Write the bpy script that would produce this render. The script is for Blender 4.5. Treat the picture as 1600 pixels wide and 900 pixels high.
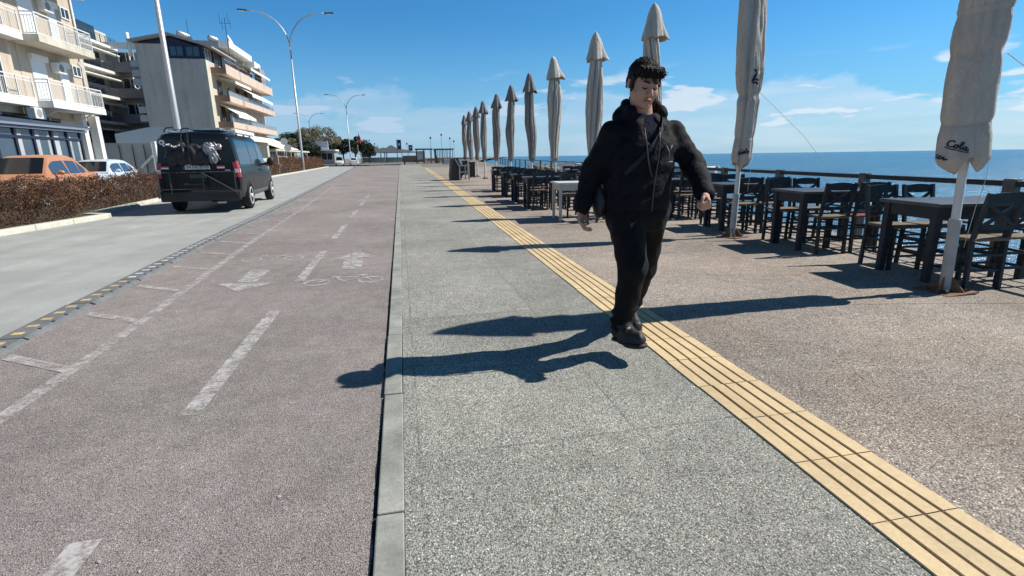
import bpy, bmesh, math, random
import numpy as np
from mathutils import Vector, Matrix, Euler

R = math.radians
random.seed(7)
rng = np.random.default_rng(7)
S = bpy.context.scene
for o in list(bpy.data.objects):
    bpy.data.objects.remove(o)
COL = S.collection

# ------------------------------------------------------------------ camera
cam = bpy.data.cameras.new('camera')
cam.sensor_width = 36.0
cam.lens = 800 / 1600 * 36.0
cam.clip_start = 0.05
cam.clip_end = 60000
CAMO = bpy.data.objects.new('camera', cam)
COL.objects.link(CAMO)
CAMO.matrix_world = Matrix(((0.97815415, 0.06473267, -0.1975453, 0),
                            (-0.20741907, 0.24060612, -0.94820147, 0),
                            (-0.013849, 0.96846186, 0.24877667, 1.25),
                            (0, 0, 0, 1)))
S.camera = CAMO

# ------------------------------------------------------------------ sky, sun, exposure
SUN_EL = 44.6
world = bpy.data.worlds.new('World')
S.world = world
world.use_nodes = True
wn, wl = world.node_tree.nodes, world.node_tree.links
wn.clear()
sky = wn.new('ShaderNodeTexSky')
sky.sky_type = 'NISHITA'
sky.sun_disc = False
sky.sun_elevation = R(SUN_EL)
sky.sun_rotation = R(90)
sky.air_density = 1.0
sky.dust_density = 0.6
sky.ozone_density = 2.2
hsv = wn.new('ShaderNodeHueSaturation')
hsv.inputs['Saturation'].default_value = 1.0
hsv.inputs['Hue'].default_value = 0.5
hsv.inputs['Value'].default_value = 1.0
wl.new(sky.outputs[0], hsv.inputs['Color'])
tc = wn.new('ShaderNodeTexCoord')
sep = wn.new('ShaderNodeSeparateXYZ')
wl.new(tc.outputs['Generated'], sep.inputs[0])


def wmath(op, a, b=None, c=None):
    n = wn.new('ShaderNodeMath')
    n.operation = op
    for i, v in enumerate((a, b, c)):
        if v is None:
            continue
        if isinstance(v, (int, float)):
            n.inputs[i].default_value = v
        else:
            wl.new(v, n.inputs[i])
    return n.outputs[0]


# cloud deck: long low flat cumulus lying towards the horizon
tint = wn.new('ShaderNodeMixRGB')
tint.blend_type = 'MULTIPLY'
tint.inputs[0].default_value = 1.0
tint.inputs[2].default_value = (0.38, 1.05, 1.50, 1)
wl.new(hsv.outputs[0], tint.inputs[1])
# extra darkening of the sky above the view, added to weaken ambient fill
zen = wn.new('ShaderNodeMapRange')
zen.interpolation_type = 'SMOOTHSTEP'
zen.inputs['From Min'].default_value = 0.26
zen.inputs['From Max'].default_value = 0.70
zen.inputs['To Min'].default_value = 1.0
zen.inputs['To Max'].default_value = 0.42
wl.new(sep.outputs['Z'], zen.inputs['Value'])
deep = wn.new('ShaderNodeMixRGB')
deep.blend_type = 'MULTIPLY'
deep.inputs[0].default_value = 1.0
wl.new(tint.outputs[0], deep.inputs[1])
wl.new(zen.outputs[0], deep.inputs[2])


def wnoise(sx, sy, sz, scale, detail, rough):
    mp = wn.new('ShaderNodeMapping')
    mp.inputs['Scale'].default_value = (sx, sy, sz)
    wl.new(tc.outputs['Generated'], mp.inputs[0])
    n = wn.new('ShaderNodeTexNoise')
    n.inputs['Scale'].default_value = scale
    n.inputs['Detail'].default_value = detail
    n.inputs['Roughness'].default_value = rough
    wl.new(mp.outputs[0], n.inputs['Vector'])
    return n.outputs['Fac']


def wrange(v, a, b, c=0.0, d=1.0):
    n = wn.new('ShaderNodeMapRange')
    n.interpolation_type = 'SMOOTHSTEP'
    n.inputs['From Min'].default_value = a
    n.inputs['From Max'].default_value = b
    n.inputs['To Min'].default_value = c
    n.inputs['To Max'].default_value = d
    wl.new(v, n.inputs['Value'])
    return n.outputs[0]


Zs = sep.outputs['Z']
# a broad soft bank low over the horizon with an uneven top
bank_top = wmath('MULTIPLY_ADD', wnoise(1, 1, 2.5, 3.6, 7, 0.60), 0.25, -0.024)
bank = wrange(wmath('SUBTRACT', bank_top, Zs), -0.002, 0.020)
bank = wmath('MULTIPLY', bank, wrange(wnoise(1, 1, 9.0, 4.0, 5, 0.55), 0.32, 0.62, 0.55, 1.0))
# small bright flat puffs
puff = wrange(wnoise(1, 1, 5.0, 7.5, 6, 0.48), 0.545, 0.63)
puff = wmath('MULTIPLY', puff, wmath('MULTIPLY', wrange(Zs, 0.015, 0.05), wrange(Zs, 0.155, 0.12)))
cf = wmath('MAXIMUM', wmath('MULTIPLY', bank, 0.52), wmath('MULTIPLY', puff, 0.85))
cf = wmath('MINIMUM', cf, 0.9)
vl = wn.new('ShaderNodeMixRGB')
wl.new(wrange(Zs, 0.24, 0.0, 0.0, 0.55), vl.inputs[0])
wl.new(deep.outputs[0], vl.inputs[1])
vl.inputs[2].default_value = (4.0, 6.6, 9.3, 1)
ccol = wn.new('ShaderNodeMixRGB')
wl.new(wrange(sep.outputs['X'], 0.0, 0.75), ccol.inputs[0])
ccol.inputs[1].default_value = (5.8, 7.6, 9.6, 1)
ccol.inputs[2].default_value = (9.0, 10.0, 11.0, 1)
mx = wn.new('ShaderNodeMixRGB')
wl.new(cf, mx.inputs[0])
wl.new(vl.outputs[0], mx.inputs[1])
wl.new(ccol.outputs[0], mx.inputs[2])
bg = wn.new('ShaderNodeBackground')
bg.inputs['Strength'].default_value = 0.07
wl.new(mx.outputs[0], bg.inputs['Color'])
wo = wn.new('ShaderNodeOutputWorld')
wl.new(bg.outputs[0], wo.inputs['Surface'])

sl = bpy.data.lights.new('sun', 'SUN')
sl.energy = 5.0
sl.angle = R(0.5)
sl.color = (1.0, 0.955, 0.88)
so = bpy.data.objects.new('sun', sl)
COL.objects.link(so)
so.rotation_euler = (0, R(90 - SUN_EL), 0)
so.location = (30, 0, 30)

S.view_settings.view_transform = 'Standard'
S.view_settings.look = 'None'
S.view_settings.exposure = 0.32
S.view_settings.gamma = 1.0
S.render.engine = 'CYCLES'
S.cycles.max_bounces = 5
S.cycles.transparent_max_bounces = 8

# ------------------------------------------------------------------ material helpers
MATS = {}


def lin(c):
    return tuple((x / 12.92 if x <= 0.04045 else ((x + 0.055) / 1.055) ** 2.4) for x in c)


class NT:
    def __init__(s, m):
        s.n, s.l = m.node_tree.nodes, m.node_tree.links
        s.b = s.n['Principled BSDF']
        s.out = s.n['Material Output']

    def new(s, t, **kw):
        n = s.n.new(t)
        for k, v in kw.items():
            setattr(n, k, v)
        return n

    def put(s, sock, v):
        if isinstance(v, bpy.types.NodeSocket):
            s.l.new(v, sock)
        else:
            sock.default_value = v

    def math(s, op, a, b=0.0):
        n = s.new('ShaderNodeMath', operation=op)
        s.put(n.inputs[0], a)
        s.put(n.inputs[1], b)
        return n.outputs[0]

    def mix(s, f, a, b, mode='MIX'):
        n = s.new('ShaderNodeMixRGB', blend_type=mode)
        s.put(n.inputs[0], f)
        for i, v in ((1, a), (2, b)):
            s.put(n.inputs[i], v if isinstance(v, bpy.types.NodeSocket) else (*v[:3], 1))
        return n.outputs[0]

    def ramp(s, f, stops):
        n = s.new('ShaderNodeValToRGB')
        e = n.color_ramp.elements
        while len(e) < len(stops):
            e.new(0.5)
        for el, (p, c) in zip(e, stops):
            el.position = p
            el.color = (c, c, c, 1) if isinstance(c, (int, float)) else (*c[:3], 1)
        s.put(n.inputs[0], f)
        return n.outputs[0]

    def noise(s, scale, detail=4, rough=0.55, vec=None, out='Fac', dist=0.0):
        n = s.new('ShaderNodeTexNoise')
        n.inputs['Scale'].default_value = scale
        n.inputs['Detail'].default_value = detail
        n.inputs['Roughness'].default_value = rough
        n.inputs['Distortion'].default_value = dist
        if vec is not None:
            s.l.new(vec, n.inputs['Vector'])
        return n.outputs[out]

    def voro(s, scale, vec=None, out='Color', feature='F1'):
        n = s.new('ShaderNodeTexVoronoi', feature=feature)
        n.inputs['Scale'].default_value = scale
        if vec is not None:
            s.l.new(vec, n.inputs['Vector'])
        return n.outputs[out]

    def obj(s):
        return s.new('ShaderNodeTexCoord').outputs['Object']

    def pos(s):
        return s.new('ShaderNodeNewGeometry').outputs['Position']

    def mapv(s, vec, scale):
        n = s.new('ShaderNodeMapping')
        n.inputs['Scale'].default_value = scale
        s.l.new(vec, n.inputs[0])
        return n.outputs[0]

    def bump(s, h, strength=0.3, dist=0.01):
        n = s.new('ShaderNodeBump')
        n.inputs['Strength'].default_value = strength
        n.inputs['Distance'].default_value = dist
        s.l.new(h, n.inputs['Height'])
        s.l.new(n.outputs[0], s.b.inputs['Normal'])


def newmat(name):
    m = bpy.data.materials.new(name)
    m.use_nodes = True
    MATS[name] = m
    return m, NT(m)


def mat(name, col, rough=0.6, var=0.15, scale=6.0, metal=0.0, spec=0.5, bump=0.0, bscale=None, fine=0.0, coat=0.0, streak=0.0):
    """plain weathered surface: base colour broken up by two noises"""
    if name in MATS:
        return MATS[name]
    m, t = newmat(name)
    v = t.obj()
    n1 = t.noise(scale, 5, 0.6, v)
    f = t.ramp(n1, [(0.3, 1 - var), (0.7, 1 + var * 0.6)])
    c = t.mix(1.0, (*col, 1), f, 'MULTIPLY')
    if fine:
        n2 = t.noise(scale * 14, 3, 0.6, v)
        c = t.mix(1.0, c, t.ramp(n2, [(0.3, 1 - fine), (0.7, 1 + fine)]), 'MULTIPLY')
    if streak:
        # rain streaks running down the render
        n3 = t.noise(1.6, 5, 0.65, t.mapv(v, (1.6, 1.6, 0.14)))
        c = t.mix(t.ramp(n3, [(0.48, 0.0), (0.72, streak)]), c, t.mix(1.0, c, (0.50, 0.48, 0.45), 'MULTIPLY'))
    t.l.new(c, t.b.inputs['Base Color'])
    t.l.new(t.ramp(n1, [(0.2, min(1, rough * 1.12)), (0.8, rough * 0.88)]), t.b.inputs['Roughness'])
    t.b.inputs['Metallic'].default_value = metal
    t.b.inputs['Specular IOR Level'].default_value = spec
    t.b.inputs['Coat Weight'].default_value = coat
    if bump:
        t.bump(t.noise(bscale or scale * 8, 5, 0.6, v), bump, 0.01)
    return m


def leafmat(name, cols, rough=0.7):
    m, t = newmat(name)
    g = t.new('ShaderNodeNewGeometry')
    k = len(cols)
    c = t.ramp(g.outputs['Random Per Island'], [(i / max(1, k - 1), col) for i, col in enumerate(cols)])
    big = t.noise(1.3, 3, 0.5, g.outputs['Position'])
    c = t.mix(1.0, c, t.ramp(big, [(0.3, 0.6), (0.7, 1.25)]), 'MULTIPLY')
    t.l.new(c, t.b.inputs['Base Color'])
    t.b.inputs['Roughness'].default_value = rough
    t.b.inputs['Specular IOR Level'].default_value = 0.25
    return m


# ------------------------------------------------------------------ object helpers
def tag(o, label=None, cat=None, group=None, kind=None):
    for k, v in (('label', label), ('category', cat), ('group', group), ('kind', kind)):
        if v:
            o[k] = v
    return o


def thing(name, label, cat, loc=(0, 0, 0), rz=0.0, group=None):
    o = bpy.data.objects.new(name, None)
    o.empty_display_size = 0.2
    COL.objects.link(o)
    o.location = loc
    o.rotation_euler = (0, 0, rz)
    return tag(o, label, cat, group)


def copy_tree(o, parent=None):
    c = o.copy()
    COL.objects.link(c)
    c.parent = parent
    for ch in list(o.children):
        copy_tree(ch, c)
    return c


def rotm(rx=0, ry=0, rz=0):
    return np.array(Euler((rx, ry, rz)).to_matrix())


class MB:
    def __init__(s):
        s.v, s.f = [], []

    def add(s, vs, fs):
        b = len(s.v)
        s.v.extend([tuple(map(float, p)) for p in vs])
        s.f.extend([tuple(b + i for i in f) for f in fs])
        return s

    def box(s, x0, y0, z0, x1, y1, z1):
        return s.obox(((x0 + x1) / 2, (y0 + y1) / 2, (z0 + z1) / 2), (abs(x1 - x0) / 2, abs(y1 - y0) / 2, abs(z1 - z0) / 2))

    def obox(s, c, h, rot=None):
        P = np.array([(i, j, k) for k in (-1, 1) for j in (-1, 1) for i in (-1, 1)], float) * np.array(h)
        if rot is not None:
            P = P @ rot.T
        P = P + np.array(c)
        return s.add(P, [(0, 2, 3, 1), (4, 5, 7, 6), (0, 1, 5, 4), (2, 6, 7, 3), (0, 4, 6, 2), (1, 3, 7, 5)])

    def bar(s, a, b, w, d=None, up=(0, 0, 1)):
        """rectangular bar from a to b"""
        a, b = np.array(a, float), np.array(b, float)
        d = d or w
        t = b - a
        L = np.linalg.norm(t)
        t /= L
        u = np.array(up, float)
        if abs(t @ u) > 0.97:
            u = np.array((1.0, 0, 0))
        sd = np.cross(t, u)
        sd /= np.linalg.norm(sd)
        u = np.cross(sd, t)
        return s.obox((a + b) / 2, (w / 2, L / 2, d / 2), np.stack([sd, t, u], 1))

    def tube(s, pts, r, n=8, caps=True):
        P = np.array(pts, float)
        k = len(P)
        r = np.full(k, r, float) if np.isscalar(r) else np.array(r, float)
        T = np.gradient(P, axis=0)
        T /= np.linalg.norm(T, axis=1)[:, None] + 1e-12
        ref = np.array((0, 0, 1.0)) if abs(T[0][2]) < 0.9 else np.array((1.0, 0, 0))
        vs = []
        for i in range(k):
            a = np.cross(T[i], ref)
            a /= np.linalg.norm(a) + 1e-12
            b = np.cross(T[i], a)
            ref = np.cross(a, T[i])
            for j in range(n):
                th = 2 * math.pi * j / n
                vs.append(P[i] + r[i] * (math.cos(th) * a + math.sin(th) * b))
        fs = []
        for i in range(k - 1):
            for j in range(n):
                j2 = (j + 1) % n
                fs.append((i * n + j, i * n + j2, (i + 1) * n + j2, (i + 1) * n + j))
        if caps:
            fs.append(tuple(range(n)))
            fs.append(tuple(range((k - 1) * n, k * n))[::-1])
        return s.add(vs, fs)

    def lathe(s, prof, n=24, c=(0, 0, 0), axis='z', rot=None):
        vs = []
        for r, z in prof:
            for j in range(n):
                th = 2 * math.pi * j / n
                p = np.array((r * math.cos(th), r * math.sin(th), z))
                if axis == 'x':
                    p = np.array((p[2], p[0], p[1]))
                elif axis == 'y':
                    p = np.array((p[0], p[2], p[1]))
                if rot is not None:
                    p = rot @ p
                vs.append(p + np.array(c))
        k = len(prof)
        fs = []
        for i in range(k - 1):
            for j in range(n):
                j2 = (j + 1) % n
                fs.append((i * n + j, i * n + j2, (i + 1) * n + j2, (i + 1) * n + j))
        if prof[0][0] > 1e-6:
            fs.append(tuple(range(n))[::-1])
        if prof[-1][0] > 1e-6:
            fs.append(tuple(range((k - 1) * n, k * n)))
        return s.add(vs, fs)

    def ell(s, c, r, n=16, m=10, rot=None):
        prof = []
        vs, fs = [], []
        for i in range(m + 1):
            ph = math.pi * i / m
            for j in range(n):
                th = 2 * math.pi * j / n
                p = np.array((r[0] * math.sin(ph) * math.cos(th), r[1] * math.sin(ph) * math.sin(th), r[2] * math.cos(ph)))
                if rot is not None:
                    p = rot @ p
                vs.append(p + np.array(c))
        for i in range(m):
            for j in range(n):
                j2 = (j + 1) % n
                fs.append((i * n + j, (i + 1) * n + j, (i + 1) * n + j2, i * n + j2))
        return s.add(vs, fs)

    def prism(s, poly, lo, hi, axis='z'):
        """poly in the two other axes, extruded lo..hi along axis"""
        n = len(poly)
        def P(a, b, h):
            return {'z': (a, b, h), 'y': (a, h, b), 'x': (h, a, b)}[axis]
        vs = [P(a, b, lo) for a, b in poly] + [P(a, b, hi) for a, b in poly]
        fs = [tuple(range(n))[::-1], tuple(range(n, 2 * n))]
        fs += [(i, (i + 1) % n, n + (i + 1) % n, n + i) for i in range(n)]
        return s.add(vs, fs)

    def quad(s, *p):
        return s.add(p, [tuple(range(len(p)))])

    def grid(s, P, closed_u=False):
        """P (rows, cols, 3)"""
        P = np.array(P, float)
        a, b = P.shape[:2]
        fs = []
        for i in range(a - 1):
            for j in range(b if closed_u else b - 1):
                j2 = (j + 1) % b
                fs.append((i * b + j, i * b + j2, (i + 1) * b + j2, (i + 1) * b + j))
        return s.add(P.reshape(-1, 3), fs)

    def mesh(s, name):
        me = bpy.data.meshes.new(name)
        me.from_pydata(s.v, [], s.f)
        me.update()
        return me

    def build(s, name, m, parent=None, smooth=False, bevel=0.0, fix=True, auto=None):
        me = s.mesh(name)
        if fix:
            b = bmesh.new()
            b.from_mesh(me)
            bmesh.ops.remove_doubles(b, verts=b.verts, dist=1e-5)
            bmesh.ops.recalc_face_normals(b, faces=b.faces)
            b.to_mesh(me)
            b.free()
        me.materials.append(m)
        o = bpy.data.objects.new(name, me)
        COL.objects.link(o)
        o.parent = parent
        if smooth or auto:
            me.polygons.foreach_set('use_smooth', [True] * len(me.polygons))
            if auto:
                me.set_sharp_from_angle(angle=R(auto))
        if bevel:
            bv = o.modifiers.new('bevel', 'BEVEL')
            bv.width = bevel
            bv.segments = 2
            bv.limit_method = 'ANGLE'
            bv.angle_limit = R(40)
        return o


def rawmesh(name, V, F, m, parent=None, smooth=False):
    me = bpy.data.meshes.new(name)
    me.from_pydata(np.asarray(V).tolist(), [], np.asarray(F).tolist())
    me.update()
    me.materials.append(m)
    if smooth:
        me.polygons.foreach_set('use_smooth', [True] * len(me.polygons))
    o = bpy.data.objects.new(name, me)
    COL.objects.link(o)
    o.parent = parent
    return o


def leaves(name, P, size, m, parent=None, aspect=0.55, upbias=0.0, seed=1):
    """one small bent-free leaf quad per point"""
    g = np.random.default_rng(seed)
    P = np.asarray(P, float)
    n = len(P)
    a = g.normal(size=(n, 3))
    a[:, 2] += upbias
    a /= np.linalg.norm(a, axis=1)[:, None]
    b = g.normal(size=(n, 3))
    b -= (b * a).sum(1)[:, None] * a
    b /= np.linalg.norm(b, axis=1)[:, None]
    s = (size * g.uniform(0.6, 1.3, n))[:, None]
    A, B = a * s * 0.5, b * s * 0.5 * aspect
    V = np.stack([P - A, P + B * 0.9 - A * 0.1, P + A, P - B * 0.9 - A * 0.1], 1).reshape(-1, 3)
    F = np.arange(n * 4).reshape(n, 4)
    return rawmesh(name, V, F, m, parent)


def text_mesh(name, body, size, m, parent, M4, extrude=0.001, align='CENTER', shear=0.0):
    cu = bpy.data.curves.new(name, 'FONT')
    cu.body = body
    cu.size = size
    cu.extrude = extrude
    cu.align_x = align
    cu.align_y = 'CENTER'
    cu.shear = shear
    to = bpy.data.objects.new(name, cu)
    COL.objects.link(to)
    dg = bpy.context.evaluated_depsgraph_get()
    me = bpy.data.meshes.new_from_object(to.evaluated_get(dg))
    bpy.data.objects.remove(to)
    me.materials.clear()
    me.materials.append(m)
    o = bpy.data.objects.new(name, me)
    COL.objects.link(o)
    o.parent = parent
    o.matrix_local = M4
    return o


def lerp_tab(tab, x):
    xs = [t[0] for t in tab]
    return np.interp(x, xs, [t[1] for t in tab])


# ------------------------------------------------------------------ implicit surfaces (person)
class SDF:
    def __init__(s, lo, hi, h):
        s.lo, s.h = np.array(lo, float), h
        s.n = np.ceil((np.array(hi) - s.lo) / h).astype(int) + 1
        s.d = np.full(s.n, 0.5, np.float32)

    def win(s, lo, hi):
        a = np.clip(np.floor((np.array(lo) - s.lo) / s.h).astype(int), 0, s.n - 1)
        b = np.clip(np.ceil((np.array(hi) - s.lo) / s.h).astype(int) + 1, 1, s.n)
        sl = tuple(slice(i, j) for i, j in zip(a, b))
        X, Y, Z = np.meshgrid(*[s.lo[k] + s.h * np.arange(a[k], b[k]) for k in range(3)], indexing='ij')
        return sl, X, Y, Z

    def put(s, sl, d, k, op):
        o = s.d[sl]
        if op == 'sub':
            d = -d
            if k > 0:
                h = np.clip(0.5 - 0.5 * (o - d) / k, 0, 1)
                s.d[sl] = o * (1 - h) + d * h + k * h * (1 - h)
            else:
                s.d[sl] = np.maximum(o, d)
            return
        if k > 0:
            h = np.clip(0.5 + 0.5 * (o - d) / k, 0, 1)
            s.d[sl] = o * (1 - h) + d * h - k * h * (1 - h)
        else:
            s.d[sl] = np.minimum(o, d)

    def cone(s, a, b, r1, r2, k=0.02, op='add', puff=None, flat=None):
        a, b = np.array(a, float), np.array(b, float)
        m = max(r1, r2) + k * 1.5 + 0.03
        sl, X, Y, Z = s.win(np.minimum(a, b) - m, np.maximum(a, b) + m)
        t = b - a
        L2 = t @ t
        px, py, pz = X - a[0], Y - a[1], Z - a[2]
        u = np.clip((px * t[0] + py * t[1] + pz * t[2]) / L2, 0, 1)
        d = np.sqrt((px - u * t[0]) ** 2 + (py - u * t[1]) ** 2 + (pz - u * t[2]) ** 2) - (r1 + (r2 - r1) * u)
        if puff:
            amp, pitch, ph = puff
            q = np.abs(np.sin(np.pi * (u * math.sqrt(L2) / pitch + ph)))
            d = d + amp * (1 - np.sqrt(q))
        s.put(sl, d, k, op)

    def ell(s, c, r, rot=None, k=0.01, op='add'):
        c, r = np.array(c, float), np.array(r, float)
        m = max(r) + k * 1.5 + 0.02
        sl, X, Y, Z = s.win(c - m, c + m)
        p = np.stack([X - c[0], Y - c[1], Z - c[2]], -1)
        if rot is not None:
            p = p @ rot
        q = np.sqrt(((p / r) ** 2).sum(-1))
        q2 = np.sqrt(((p / (r * r)) ** 2).sum(-1)) + 1e-9
        d = q * (q - 1) / q2
        s.put(sl, d, k, op)

    def trunk(s, tab, k=0.02, puff=None, op='add'):
        """stack of elliptical sections: (z, cx, cy, a, b)"""
        T = np.array(sorted(tab), float)
        m = 0.06
        lo = (T[:, 1].min() - T[:, 3].max() - m, T[:, 2].min() - T[:, 4].max() - m, T[0, 0] - m)
        hi = (T[:, 1].max() + T[:, 3].max() + m, T[:, 2].max() + T[:, 4].max() + m, T[-1, 0] + m)
        sl, X, Y, Z = s.win(lo, hi)
        f = lambda i: np.interp(Z, T[:, 0], T[:, i])
        a, b = f(3), f(4)
        e = 2.4
        q = (np.abs((X - f(1)) / a) ** e + np.abs((Y - f(2)) / b) ** e) ** (1 / e)
        d = (q - 1) * np.minimum(a, b)
        if puff:
            amp, pitch, ph = puff
            d = d + amp * (1 - np.sqrt(np.abs(np.sin(np.pi * (Z / pitch + ph)))))
        dz = np.maximum(T[0, 0] - Z, Z - T[-1, 0])
        d = np.maximum(d, dz)
        s.put(sl, d, k, op)

    def wob(s, amp, f, seed=0):
        g = np.random.default_rng(seed)
        sl, X, Y, Z = s.win(s.lo, s.lo + s.h * s.n)
        w = 0
        for i in range(5):
            k = g.normal(size=3) * f
            w = w + np.sin(k[0] * X + k[1] * Y + k[2] * Z + g.uniform(0, 6))
        s.d[sl] += amp * w / 2.2

    def mesh(s):
        d = s.d
        nx, ny, nz = d.shape
        ins = d < 0
        cnt = np.zeros((nx - 1, ny - 1, nz - 1), np.int8)
        offs = [(i, j, k) for i in (0, 1) for j in (0, 1) for k in (0, 1)]
        for i, j, k in offs:
            cnt += ins[i:nx - 1 + i, j:ny - 1 + j, k:nz - 1 + k]
        act = np.argwhere((cnt > 0) & (cnt < 8))
        cid = np.full(cnt.shape, -1, np.int64)
        cid[act[:, 0], act[:, 1], act[:, 2]] = np.arange(len(act))
        cv = np.stack([d[act[:, 0] + i, act[:, 1] + j, act[:, 2] + k] for i, j, k in offs], 1)
        O = np.array(offs, float)
        acc = np.zeros((len(act), 3))
        n = np.zeros(len(act))
        for p in range(8):
            for q in range(p + 1, 8):
                if np.abs(O[p] - O[q]).sum() == 1:
                    a, b = cv[:, p], cv[:, q]
                    mk = (a < 0) != (b < 0)
                    t = np.where(mk, a / np.where(mk, a - b, 1), 0)
                    acc += mk[:, None] * (O[p] + t[:, None] * (O[q] - O[p]))
                    n += mk
        V = s.lo + s.h * (act + acc / n[:, None])
        F = []
        for ax in range(3):
            sh = [slice(None)] * 3
            a = ins.take(range(0, d.shape[ax] - 1), ax)
            b = ins.take(range(1, d.shape[ax]), ax)
            e = np.argwhere(a != b)
            u, v = (ax + 1) % 3, (ax + 2) % 3
            ok = (e[:, u] > 0) & (e[:, v] > 0) & (e[:, u] < d.shape[u] - 1) & (e[:, v] < d.shape[v] - 1)
            e = e[ok]
            fl = a[e[:, 0], e[:, 1], e[:, 2]]
            qs = []
            for du, dv in ((1, 1), (0, 1), (0, 0), (1, 0)):
                c = e.copy()
                c[:, u] -= du
                c[:, v] -= dv
                qs.append(cid[c[:, 0], c[:, 1], c[:, 2]])
            q = np.stack(qs, 1)
            q[~fl] = q[~fl][:, ::-1]
            F.append(q)
        return V, np.concatenate(F)


def sdf_obj(name, sdf, m, parent=None, it=2):
    V, F = sdf.mesh()
    # light laplacian polish
    n = len(V)
    E = np.concatenate([F[:, [0, 1]], F[:, [1, 2]], F[:, [2, 3]], F[:, [3, 0]]])
    for _ in range(it):
        acc = np.zeros_like(V)
        c = np.zeros(n)
        np.add.at(acc, E[:, 0], V[E[:, 1]])
        np.add.at(acc, E[:, 1], V[E[:, 0]])
        np.add.at(c, E[:, 0], 1)
        np.add.at(c, E[:, 1], 1)
        V = V * 0.5 + 0.5 * acc / np.maximum(c, 1)[:, None]
    return rawmesh(name, V, F, m, parent, True)
# ------------------------------------------------------------------ ground materials
def pebble(name, dark, mid, light, scale=95, joints=None, big=0.35, tint=None, bright=1.0):
    """washed aggregate: pebbles of three tones in a cement matrix"""
    m, t = newmat(name)
    p = t.pos()
    vc = t.new('ShaderNodeTexVoronoi', feature='F1')
    vc.inputs['Scale'].default_value = scale
    t.l.new(p, vc.inputs['Vector'])
    sp = t.new('ShaderNodeSeparateColor')
    t.l.new(vc.outputs['Color'], sp.inputs[0])
    c = t.ramp(sp.outputs[0], [(0.0, dark), (0.16, mid), (0.70, tuple(x * 1.12 for x in mid)), (0.93, light), (1.0, tuple(min(1, x * 1.55) for x in light))])
    edge = t.ramp(vc.outputs['Distance'], [(0.42, 1.0), (0.75, 0.36)])
    c = t.mix(1.0, c, edge, 'MULTIPLY')
    st = t.noise(1.7, 6, 0.7, p, 'Fac', 0.7)
    c = t.mix(t.ramp(st, [(0.60, 0.0), (0.74, 0.42)]), c, t.mix(1.0, c, (0.55, 0.53, 0.50), 'MULTIPLY'))
    sp2 = t.noise(13.0, 3, 0.6, p)
    pit = t.noise(64.0, 2, 0.5, p)
    c = t.mix(t.ramp(pit, [(0.66, 0.0), (0.70, 0.75)]), c, tuple(x * 0.45 for x in dark))
    c = t.mix(t.ramp(sp2, [(0.72, 0.0), (0.76, 0.6)]), c, t.mix(1.0, c, (0.40, 0.39, 0.37), 'MULTIPLY'))
    n1 = t.noise(0.55, 6, 0.6, p)
    c = t.mix(1.0, c, t.ramp(n1, [(0.3, 1 - big), (0.7, 1 + big * 0.6)]), 'MULTIPLY')
    n2 = t.noise(6.5, 4, 0.65, p)
    c = t.mix(1.0, c, t.ramp(n2, [(0.25, 0.82), (0.75, 1.14)]), 'MULTIPLY')
    if tint:
        n3 = t.noise(0.9, 3, 0.5, p, 'Fac', 0.4)
        c = t.mix(t.ramp(n3, [(0.42, 0.0), (0.66, 0.5)]), c, t.mix(1.0, c, tint, 'MULTIPLY'))
    if joints:
        br = t.new('ShaderNodeTexBrick')
        br.offset = 0.0
        br.inputs['Scale'].default_value = 1.0
        br.inputs['Brick Width'].default_value = joints
        br.inputs['Row Height'].default_value = joints
        br.inputs['Mortar Size'].default_value = 0.007
        br.inputs['Mortar Smooth'].default_value = 0.4
        t.l.new(p, br.inputs['Vector'])
        br.inputs['Color1'].default_value = (0.90, 0.90, 0.89, 1)
        br.inputs['Color2'].default_value = (1.07, 1.06, 1.05, 1)
        br.inputs['Mortar'].default_value = (1, 1, 1, 1)
        c = t.mix(1.0, c, br.outputs['Color'], 'MULTIPLY')
        jf = t.math('MULTIPLY', br.outputs['Fac'], t.ramp(t.noise(2.2, 5, 0.65, p), [(0.38, 0.05), (0.70, 0.65)]))
        c = t.mix(jf, c, (0.055, 0.055, 0.05))
    t.l.new(c, t.b.inputs['Base Color'])
    t.b.inputs['Roughness'].default_value = 0.85
    t.b.inputs['Specular IOR Level'].default_value = 0.3
    h = t.math('MULTIPLY', vc.outputs['Distance'], -1.0)
    t.bump(h, 0.55, 0.006)
    return m


M_prom = pebble('washed_aggregate_grey', (0.195, 0.188, 0.165), (0.35, 0.338, 0.300), (0.54, 0.525, 0.475), 165, joints=1.0, tint=(0.90, 1.0, 0.97), big=0.28)
M_terr = pebble('washed_aggregate_pink', (0.18, 0.142, 0.118), (0.365, 0.312, 0.265), (0.60, 0.54, 0.475), 145, big=0.3, joints=2.0, tint=(1.1, 0.97, 0.88))
M_path = pebble('red_slurry_asphalt', (0.205, 0.165, 0.155), (0.312, 0.272, 0.254), (0.41, 0.365, 0.35), 190, big=0.24, tint=(0.93, 0.99, 0.90))


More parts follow.
